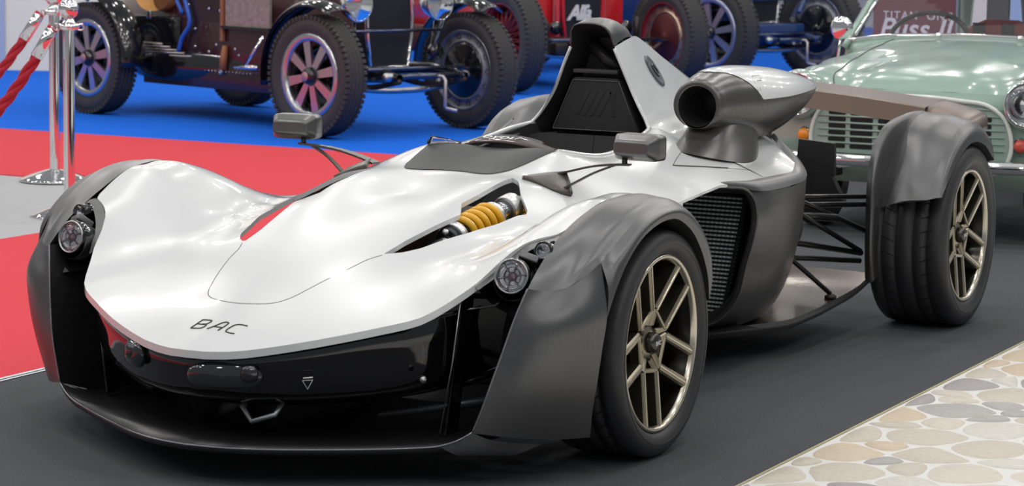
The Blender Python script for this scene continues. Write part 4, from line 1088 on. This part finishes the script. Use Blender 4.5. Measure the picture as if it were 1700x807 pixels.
def vintage(name, origin, rz, label, body, chassis, rimcol, style, R, track, wb, wt, rad, hl, crank, fenders, body_w=.36, rshell=CHROME):
    car_ = empty(name, origin, rz); tag(car_, label, 'vintage car'); car_['track'] = track
    w0 = vwheel(car_, R, 0, -1, style, wt, rimcol)
    for x, sd in ((0, 1), (-wb, -1), (-wb, 1)): vcopy(w0, x, sd, car_, R)
    # frame
    for s in (1, -1):
        ch = loft('chassis_rail', [[(x, s*y, zt), (x, s*(y+.04), zt), (x, s*(y+.04), zb), (x, s*y, zb)] for x, y, zt, zb in ((.36,.27,.40,.36),(.15,.27,.44,.36),(-.3,.30,.44,.30),(-1.2,.36,.46,.26),(-wb+.1,.36,.48,.28),(-wb-.3,.25,.5,.4))], 16, 20, chassis, car_, closed_u=True)
        tube('leaf_spring', [(.36,s*.29,.36),(.1,s*.29,.31),(-.1,s*.29,.31),(-.4,s*.29,.36)], .018, GRIMY, car_, 8, smooth_path=12)
        tube('steering_arm', [(.05,s*(track-.08),.40),(.16,s*(track-.14),.41),(.18,s*(track-.3),.42)], .012, AXLE, car_, 8)
        tube('friction_damper', [(-.02,s*.36,.52),(.02,s*.36,.52)], .055, BKPAINT, car_, 18)
    tube('front_axle', [(0,-(track-.08),.39),(.04,-track*.75,.33),(.08,-track*.4,.29),(.09,0,.28),(.08,track*.4,.29),(.04,track*.75,.33),(0,track-.08,.39)], .020, STEEL, car_, 12, smooth_path=30)
    tube('cross_tube', [(.30,-.36,.385),(.30,.36,.385)], .020, AXLE, car_, 12)
    for s in (1, -1): tube('tube_end', [(.30,s*.27,.385),(.30,s*.36,.385),(.30,s*.38,.385)], [.028,.03,.012], STEEL, car_, 12)
    tube('track_rod', [(.20,-(track-.25),.43),(.20,track-.25,.43)], .012, AXLE, car_, 8)
    # radiator
    xr, hw, z0, z1 = rad
    out = [(-hw*.82,z0),(hw*.82,z0),(hw*.97,z0+(z1-z0)*.35),(hw,z0+(z1-z0)*.6),(hw*.92,z0+(z1-z0)*.82),(hw*.55,z1-.02),(0,z1),(-hw*.55,z1-.02),(-hw*.92,z0+(z1-z0)*.82),(-hw,z0+(z1-z0)*.6),(-hw*.97,z0+(z1-z0)*.35)]
    rd = prism('radiator', out, 'x', xr-.12, xr, mat('radiator_mesh', (.018,.018,.024), .55, .4, 0, (300,.6), .6, 300), car_)
    tube('radiator_shell', [(xr, y, z) for y, z in out], .016, rshell, rd, 8, closed=True)
    # bonnet and body
    zt = z1-.02
    secs = []
    for x, w_, top, bot in ((xr-.1,hw,zt,z0+.02),(-.5,hw*1.05,zt+.02,.40),(-1.0,body_w*.95,zt+.05,.36),(-1.35,body_w,zt+.10,.34),(-1.75,body_w,zt+.02,.34),(-2.2,body_w*.8,zt-.03,.36),(-wb-.45,body_w*.4,zt-.15,.42),(-wb-.75,.04,zt-.25,.5)):
        secs.append([(x,-w_*.9,bot),(x,-w_,bot+(top-bot)*.3),(x,-w_*.97,bot+(top-bot)*.65),(x,-w_*.6,top-.03),(x,0,top),(x,w_*.6,top-.03),(x,w_*.97,bot+(top-bot)*.65),(x,w_,bot+(top-bot)*.3),(x,w_*.9,bot)])
    loft('body', secs, 30, 40, body, car_)
    if hl:
        xh, yh, zh, rh = hl
        for s in (1, -1):
            h = lathe('headlamp', [(-.16,.001),(-.15,rh*.35),(-.08,rh*.75),(-.01,rh*.97),(.012,rh*1.02),(.02,rh*.98),(.016,rh*.92)], CHROME, car_, 32, 'x', loc=(xh, s*yh, zh))
            lathe('reflector', [(-.07,.001),(-.05,rh*.5),(.0,rh*.85),(.014,rh*.93)], REFL, h, 28, 'x')
            lathe('glass', [(.016,rh*.93),(.028,rh*.5),(.032,.001)], LENS, h, 28, 'x')
            tube('lamp_stalk', [(xh-.03, s*yh, zh-rh), (xh-.06, s*yh*.95, .46)], .012, BKPAINT, car_, 8)
        tube('lamp_bar', [(xh,-yh*1.05,zh-rh-.06),(xh,yh*1.05,zh-rh-.06)], .011, AXLE, car_, 8)
        tube('fender_stay', [(xh-.02,yh*.9,zh-.3),(-.1,yh+.25,zh+.03)], .016, AXLE, car_, 8)
    if crank:
        yc = crank
        cm = mat('crank_steel', (.5,.45,.44), .35, .8)
        tube('starting_crank', [(.12,yc,.38),(.36,yc,.38),(.38,yc,.36),(.38,yc,.19),(.385,yc+.01,.175),(.46,yc+.03,.165)], .012, cm, car_, 8)
    if fenders:
        for x in (0, -wb):
            for s in (1, -1):
                a0, a1 = (62, 190) if x == 0 else (-5, 120)
                rows = []
                for dy, dr in ((-.10,.0),(-.06,.03),(0,.04),(.06,.03),(.10,.0)):
                    rows.append([(x+px, s*track+dy, pz) for px, pz in arc_pts(0, R, R+.05+dr, a0, a1, 14)])
                loft('fender', rows, 30, 10, BKPAINT, car_, thick=.006)
    return car_
# --- first car: dark blue-black with maroon side, big lamps, black cycle fenders
MAROON = mat('maroon_paint', (.045,.012,.016), .25, .1, .6); NAVY = mat('navy_paint', (.012,.022,.07), .25, 0, .6)
carA = vintage('vintage_car', (-4.72,8.285,0), -.3015, 'dark maroon vintage racing car with silver spoked wheels and twin headlamps', MAROON, BKPAINT, VALLOY, 'alloy', .39, .675, 2.36, .15, (-.06,.20,.42,1.0), (.03,.36,.84,.115), .09, True, .40)
# its side details (right side, y negative)
box('side_panel', (-1.02,-.415,.46), (.95,.02,.42), MAROON, carA, None, .006)
box('sill_panel', (-1.35,-.44,.29), (1.5,.02,.13), mat('sill_dark', (.03,.014,.02), .3, .2, .4), carA, None, .004)
box('engine_bay', (-.98,-.43,.82), (.46,.02,.34), mat('engine_alloy', (.5,.47,.43), .35, .8, 0, (25,.5)), carA)
box('bay_frame', (-1.24,-.44,.80), (.03,.02,.5), mat('brown_strip', (.30,.12,.06), .5), carA)
box('bay_ledge', (-.98,-.45,.645), (.50,.03,.02), BKPAINT, carA)
st = tube('bonnet_strap', [(-1.21,-.44,.52),(-1.215,-.45,.44),(-1.22,-.45,.36)], [.018,.026,.028], mat('leather', (.33,.12,.05), .6), carA, 8)
lathe('strap_ring', [(-.005,.012),(.0,.022),(.005,.012)], CHROME, carA, 14, 'y', loc=(-1.225,-.47,.345))
tube('step_stem', [(-.80,-.45,.60),(-.92,-.50,.40)], .013, CHROME, carA, 8); tube('step_bar', [(-1.03,-.50,.385),(-.80,-.50,.395)], .016, CHROME, carA, 8)
for k in range(24): 
    b = lathe('rivet', [(0,.006),(-.004,.004),(-.005,.001)], STEEL, carA, 6, 'y'); b.location = (-1.78+k*.037,-.452,.345)
for (x, z) in ((-1.55,.5),(-1.55,.62),(-1.4,.47),(-1.32,.52),(-1.12,.50),(-1.5,.45),(-1.62,.78),(-1.62,.66),(-1.4,.76),(-1.28,.75),(-1.08,.46),(-1.3,.44)):
    b = lathe('stud', [(0,.011),(-.006,.008),(-.008,.001)], STEEL, carA, 8, 'y'); b.location = (x,-.428,z)
box('dash_side', (-1.45,-.41,.62), (.40,.02,.5), mat('dark_side', (.03,.018,.022), .3, .2, .4), carA)
tube('blue_hose', [(-1.70,-.44,.92),(-1.62,-.45,.78),(-1.58,-.45,.66),(-1.66,-.46,.54),(-1.69,-.46,.46)], .016, mat('hose_blue', (.02,.10,.5), .4), carA, 8, smooth_path=20)
tube('blue_hose', [(-1.78,-.44,.95),(-1.72,-.45,.80),(-1.66,-.45,.72)], .014, mat('hose_blue', (.02,.10,.5), .4), carA, 8, smooth_path=12)
seatm = mat('tan_leather', (.50,.24,.06), .5, 0, 0, (12,.15))
loft('bucket_seat', [[(-2.23,-.43,.95),(-2.2,-.44,.80),(-2.1,-.45,.735),(-1.98,-.45,.725),(-1.86,-.44,.76),(-1.80,-.43,.85),(-1.79,-.42,.95)], [(-2.23,.1,.95),(-2.2,.1,.80),(-2.1,.1,.735),(-1.98,.1,.725),(-1.86,.1,.76),(-1.80,.1,.85),(-1.79,.1,.95)]], 24, 4, seatm, carA)
box('seat_latch', (-2.02,-.46,.70), (.05,.02,.06), STEEL, carA, None, .008)
for k in range(5): tube('linkage_rod', [(-2.2,-.46,.42+.02*k),(-1.55-.08*k,-.46,.43+.018*k)], .008, mat('rod_brass', (.4,.36,.3), .3, .9), carA, 6)
box('tail_box', (-2.0,-.40,.52), (.55,.05,.34), BKPAINT, carA, None, .01)
# --- second car: red
REDP = mat('red_paint', (.55,.012,.018), .25, 0, .7)
carB = vintage('vintage_car', (-5.529,12.932,0), -.5, 'bright red vintage racing car with script lettering on its black radiator', REDP, mat('red_chassis', (.10,.03,.03), .4, .3), mat('red_rim', (.30,.015,.02), .35, .2, .3), 'wire', .43, .83, 2.7, .19, (-.12,.205,.38,1.02), None, None, False, .42, REDP)
for s in (1, -1):
    box('side_flap', (-.22,s*.36,.60), (.03,.24,.36), REDP, carB, None, .005)
    box('flap_bar', (-.15,s*.235,.62), (.03,.035,.44), mat('red_light', (.62,.05,.07), .3, 0, .5), carB, None, .004)
    tube('lamp_bracket', [(.02,s*.46,.40),(.02,s*.46,.55),(0,s*.48,.60)], .022, GRIMY, carB, 8)
    box('spring_hanger', (.12,s*.42,.36), (.16,.14,.12), GRIMY, carB, None, .03)
text_mesh('radiator_script', 'Alfa', .17, mat('script_cream', (.72,.68,.66), .4), carB, frame((-.105,-.05,.635), (0,1,0), (0,.06,1)), .006, .35, .85, .006)
# --- third car: blue
BLUEP = mat('blue_paint', (.012,.045,.16), .25, 0, .6)
carC = vintage('vintage_car', (-4.829,15.164,0), -.32, 'blue vintage racing car with silver spoked wheels farthest behind', BLUEP, BLUEP, mat('blue_alloy', (.40,.46,.62), .3, .7), 'alloy', .45, .74, 2.4, .17, (-.05,.20,.52,1.05), None, .09, False, .42)
tube('lamp_bar', [(.0,-.4,.735),(.0,.4,.735)], .014, BLUEP, carC, 8)
tube('damper_arm', [(.1,.3,.62),(-.05,.62,.80)], .022, BLUEP, carC, 8)
box('front_apron', (.02,0,.47), (.3,.62,.10), BLUEP, carC, None, .02)

# ================================================================== small mint-green saloon
mini = empty('small_saloon', (-.06, 4.8, 0)); tag(mini, 'mint green small saloon car with chrome bumper and round headlamps', 'car')
MINT = mat('mint_paint', (.31,.44,.375), .22, 0, .9); CREAM = mat('cream_trim', (.72,.75,.70), .35, 0, .4)
MC = [(0,0,.655),(0,.05,.70),(0,.2,.75),(0,.5,.80),(0,.8,.845),(0,1.0,.865),
      (.25,0,.645),(.25,.05,.69),(.25,.2,.742),(.25,.5,.795),(.25,.8,.84),(.25,1.0,.86),
      (.40,.03,.62),(.40,.10,.68),(.40,.25,.725),(.40,.5,.775),(.40,.8,.825),(.40,1.0,.85),
      (.53,.02,.715),(.53,.15,.735),(.53,.4,.765),(.53,.7,.795),(.53,1.0,.825),
      (.62,.04,.67),(.62,.2,.71),(.62,.5,.745),(.62,.8,.77),(.62,1.0,.79),
      (.70,.12,.55),(.70,.3,.62),(.70,.6,.67),(.70,1.0,.71)]
MF = tps_fit(MC, 4e-4)
mh = [(0,.0),(.2,.005),(.33,.02),(.40,.04),(.45,.03),(.53,.02),(.60,.04),(.66,.08),(.70,.14),(.705,.5),(.705,1.0),(.4,1.02),(0,1.03)]
bon = field('bonnet', MF, mh+[(-x, y) for x, y in reversed(mh) if x > 0], [], .018, MINT, mini, 0, lambda x, y: .03)
for s in (1, -1):
    gp = cr([(s*.37,.03,0),(s*.42,.12,0),(s*.435,.3,0),(s*.44,.6,0),(s*.43,.98,0)], 30)
    tube('shut_line', [(p[0], p[1], z+.0005) for p, z in zip(gp, MF(gp[:, 0], gp[:, 1]))], .003, mat('shut_dark', (.05,.07,.06), .6), bon, 6)
gp = cr([(-.37,.03,0),(-.2,.012,0),(0,.005,0),(.2,.012,0),(.37,.03,0)], 30)
tube('shut_line', [(p[0], p[1]-.004, z-.004) for p, z in zip(gp, MF(gp[:, 0], gp[:, 1]))], .003, mat('shut_dark', (.05,.07,.06), .6), bon, 6)
sg = cr([(-.66,.70,0),(-.45,.80,0),(-.2,.84,0),(.1,.83,0),(.4,.76,0),(.66,.66,0)], 40)
# front panel: curved face below the bonnet
def fp(u): return .02*(abs(u)/.6)**2*4 if abs(u) < .71 else .1
fr_rows = []
for z, dy in ((.665,.0),(.64,-.012),(.56,-.02),(.46,-.02),(.37,-.005),(.30,.03),(.235,.08)):
    fr_rows.append([(u, dy+.03*(abs(u)/.66)**3, z-(.02*(abs(u) > .5) if z > .65 else 0)) for u in np.linspace(-.69, .69, 24)])
loft('front_panel', fr_rows, 50, 20, MINT, mini)
# grille: recessed dark opening, louvre bars, cream surround
gout = [(-.45,.375),(-.462,.42),(-.455,.50),(-.425,.565),(-.36,.612),(-.22,.632),(0,.642),(.22,.632),(.36,.612),(.425,.565),(.455,.50),(.462,.42),(.45,.375)]
gr = prism('grille', gout, 'y', -.034, -.022, mat('grille_mint', (.30,.40,.36), .35, 0, .3), mini)
tube('grille_surround', [(x, -.036, z) for x, z in cr([(a, b, 0) for a, b in gout+[(0,.368)]], 90, True)[:, :2]], .010, CREAM, gr, 8, closed=True)
DK = mat('grille_dark', (.006,.006,.007), .8)
slot = None; rowm = None
for zi in range(7):
    z = .405+zi*.030
    for xc, w_ in ((-.34,.075),(-.225,.10),(-.08,.13),(.08,.13),(.225,.10),(.33,.075)):
        if zi > 5 and abs(xc) > .3: continue
        prism('grille_slot', [(xc-w_/2,z-.009),(xc+w_/2,z-.009),(xc+w_/2+.004,z),(xc+w_/2,z+.009),(xc-w_/2,z+.009),(xc-w_/2-.004,z)], 'y', -.0365, -.034, DK, gr)
    tube('grille_bar', [(-.43,-.036,z+.015),(.43,-.036,z+.015)], .0045, MINT, gr, 6)
for s in (1, -1):
    h = ring('headlamp', Vector((s*.53,-.035,.628)), [(.115,-.03),(.112,.0),(.104,.022),(.098,.028),(.092,.024)], (0,-1,.05), MINT, mini, 40)
    ring('chrome_rim', Vector((s*.53,-.035,.628)), [(.102,.022),(.097,.034),(.089,.030)], (0,-1,.05), CHROME, h, 40)
    ring('reflector', Vector((s*.53,-.035,.628)), [(.001,-.04),(.05,-.02),(.085,.015),(.091,.028)], (0,-1,.05), REFL, h, 36)
    spherelens('glass', Vector((s*.53,-.061,.6295)), .090, .022, (0,-1,.05), LENS, h)
    t_ = ring('indicator', Vector((s*.50,-.012,.447)), [(.036,0),(.036,.012),(.030,.018)], (0,-1,0), CHROME, mini, 28)
    spherelens('amber_lens', Vector((s*.50,-.026,.447)), .030, .022, (0,-1,0), mat('amber', (.85,.26,.01), .15, 0, .8) if s < 0 else mat('red_lens', (.6,.08,.05), .15, 0, .8), t_)
    wm = lathe('wheel', [(-.02,.001),(-.02,.12),(-.0,.13),(.005,.14)], STEEL, mini, 32, 'x', loc=(s*.62,.34,.25))
    lathe('tyre', [(-.14,.13),(-.14,.22),(-.12,.25),(-.03,.25),(.0,.23),(.008,.18),(.0,.13)], RUBBER, wm, 40, 'x')
    w2_ = lathe('wheel', [(-.02,.001),(-.02,.12),(-.0,.13),(.005,.14)], STEEL, mini, 32, 'x', loc=(s*.62,2.37,.25))
    lathe('tyre', [(-.14,.13),(-.14,.22),(-.12,.25),(-.03,.25),(.0,.23),(.008,.18),(.0,.13)], RUBBER, w2_, 40, 'x')
    if s < 0: wm.scale.x = -1; w2_.scale.x = -1
    # side, pillar, window frame
    loft('side_panel', [[(s*.705,.14,.52),(s*.705,.5,.64),(s*.705,1.0,.70),(s*.70,1.3,.74),(s*.69,2.9,.70)], [(s*.71,.18,.35),(s*.72,.6,.5),(s*.72,1.0,.5),(s*.715,1.3,.5),(s*.70,2.9,.55)], [(s*.68,.2,.24),(s*.70,.62,.24),(s*.70,1.0,.24),(s*.70,1.3,.24),(s*.68,2.9,.3)]], 24, 10, MINT, mini)
    loft('windscreen_pillar', [[(s*.655,.90,.80),(s*.60,1.28,1.10),(s*.57,1.45,1.24)], [(s*.70,1.02,.80),(s*.64,1.36,1.10),(s*.60,1.52,1.25)]], 12, 4, MINT, mini, thick=.03)
    tube('screen_seal', [(s*.62,.96,.86),(s*.575,1.26,1.09),(s*.545,1.40,1.20)], .009, CHROME, mini, 8)
    mz = lathe('wing_mirror', [(.05,.001),(.045,.03),(.02,.052),(-.01,.055),(-.02,.04),(-.02,.001)], CHROME, mini, 24, 'y', loc=(s*.585,.66,.905)); mz.rotation_euler = (0, 0, .2*s)
    tube('mirror_stem', [(s*.60,.66,.75),(s*.585,.66,.87)], .007, CHROME, mz)
    mz.children[0].matrix_parent_inverse = Matrix.Identity(4)
    ob = mz.children[0]; ob.parent = mini
    jet = spherelens('washer_jet', Vector((s*.20,.96,.866)), .016, .02, (0,0,1), CHROME, mini)
bmp = loft('bumper', [[(u, -.165+.05*(abs(u)/.7)**3*2+dy, z) for u in np.linspace(-.72, .72, 24)] for dy, z in ((.02,.335),(-.01,.332),(-.022,.355),(-.01,.38),(.02,.38))], 50, 12, CHROME, mini, thick=.004)
for s in (1, -1): tube('bumper_bracket', [(s*.35,-.15,.35),(s*.35,.05,.35)], .02, BLACK, mini, 8)
prism('lower_hook', [(-.36,.27),(-.33,.27),(-.33,.31),(-.36,.31)], 'y', -.05, .03, BLACK, mini)
# scuttle trim, screen, roof, interior
tube('screen_trim', [(-.66,.955,.832),(-.5,.985,.855),(-.25,1.005,.868),(0,1.01,.872),(.25,1.005,.868),(.5,.985,.855),(.66,.955,.832)], .012, CHROME, mini, 8, smooth_path=30)
loft('scuttle', [[(-.66,.93,.765),(-.5,.95,.805),(-.25,.97,.845),(0,.98,.855),(.25,.97,.845),(.5,.95,.805),(.66,.93,.765)], [(-.66,.955,.828),(-.5,.985,.85),(-.25,1.005,.862),(0,1.01,.866),(.25,1.005,.862),(.5,.985,.85),(.66,.955,.828)]], 24, 3, MINT, mini, thick=.006)
loft('windscreen', [[(-.63,.96,.84),(-.3,1.005,.868),(0,1.01,.872),(.3,1.005,.868),(.63,.96,.84)], [(-.54,1.40,1.21),(-.25,1.45,1.24),(0,1.46,1.245),(.25,1.45,1.24),(.54,1.40,1.21)]], 20, 6, mat('screen_glass', (1,1,1), 0., 0, 0, None, 0, 1, None, 1.0), mini, thick=.004, smooth=False)
loft('roof', [[(-.58,1.40,1.22),(0,1.46,1.26),(.58,1.40,1.22)], [(-.60,1.8,1.30),(0,1.85,1.34),(.60,1.8,1.30)], [(-.58,2.5,1.27),(0,2.6,1.31),(.58,2.5,1.27)]], 12, 10, MINT, mini, thick=.03)
box('tail_panel', (0,2.95,.5), (1.36,.05,.4), MINT, mini, None, .02)
box('parcel_shelf', (0,1.10,.74), (1.24,.2,.03), BLACK, mini, None, .01)
sw = tube('steering_wheel', [( -.36+.20*math.cos(t), 1.30+.06*math.sin(t), .83+.135*math.sin(t)) for t in np.linspace(0, 2*math.pi, 40, endpoint=False)], .013, mat('wheel_black', (.02,.022,.022), .4), mini, 8, closed=True)
for s in (1, -1):
    sc_ = -.13 if s < 0 else .38
    sb = prism('seat_back', [(sc_-.22,.5),(sc_-.23,.72),(sc_-.18,.88),(sc_-.08,.925),(sc_+.08,.925),(sc_+.18,.88),(sc_+.23,.72),(sc_+.22,.5)], 'y', 1.72, 1.84, mat('seat_red', (.24,.012,.016), .6), mini, .03)
    for k in (-.1, .05): box('seat_stripe', (sc_+k,1.715,.80), (.06,.02,.22), BLACK, sb)
    loft('rear_pillar', [[(s*.69,2.84,.72),(s*.65,2.70,1.0),(s*.59,2.50,1.27)], [(s*.685,2.88,.72),(s*.64,2.74,1.0),(s*.57,2.54,1.28)], [(s*.66,2.95,.72),(s*.60,2.82,1.0),(s*.50,2.60,1.29)]], 12, 8, MINT, mini, thick=.02)
# rear screen uprights seen through the glass
for x in (-.30, .02, .26): tube('rear_upright', [(x,2.9,.70),(x*.95,2.6,1.28)], .02, mat('upright_grey', (.25,.27,.27), .5), mini, 8)

# ================================================================== things far behind, seen through the saloon's screen
bd = box('display_board', (-1.575,9.5,.95), (.61,.03,1.3), mat('board_maroon', (.12,.02,.035), .5)); tag(bd, 'dark maroon display board with white lettering behind the mint saloon', 'sign')
LETM = mat('board_white', (.62,.60,.62), .5)
text_mesh('lettering', 'TITAN  ONT', .07, LETM, bd, frame((-1.585,9.48,.828), (1,0,0), (0,0,1)), .002, 0, 1.2)
text_mesh('lettering', 'Puss II', .175, LETM, bd, frame((-1.60,9.48,.742), (1,0,0), (0,0,1)), .002, .25, 1.05, .003)
for x, w_, nm, c, lb in ((-1.19,.12,'white',(.68,.66,.68),'narrow white upright partition right beside the maroon board'), (-1.055,.13,'dark',(.06,.06,.065),'dark grey upright partition between the white and blue ones'), (-.84,.28,'blue',(.30,.44,.75),'pale blue upright partition at the right end of the display')):
    tag(box('partition', (x,9.5,1.2), (w_,.08,2.4), mat('partition_'+nm, c, .6)), lb, 'partition')
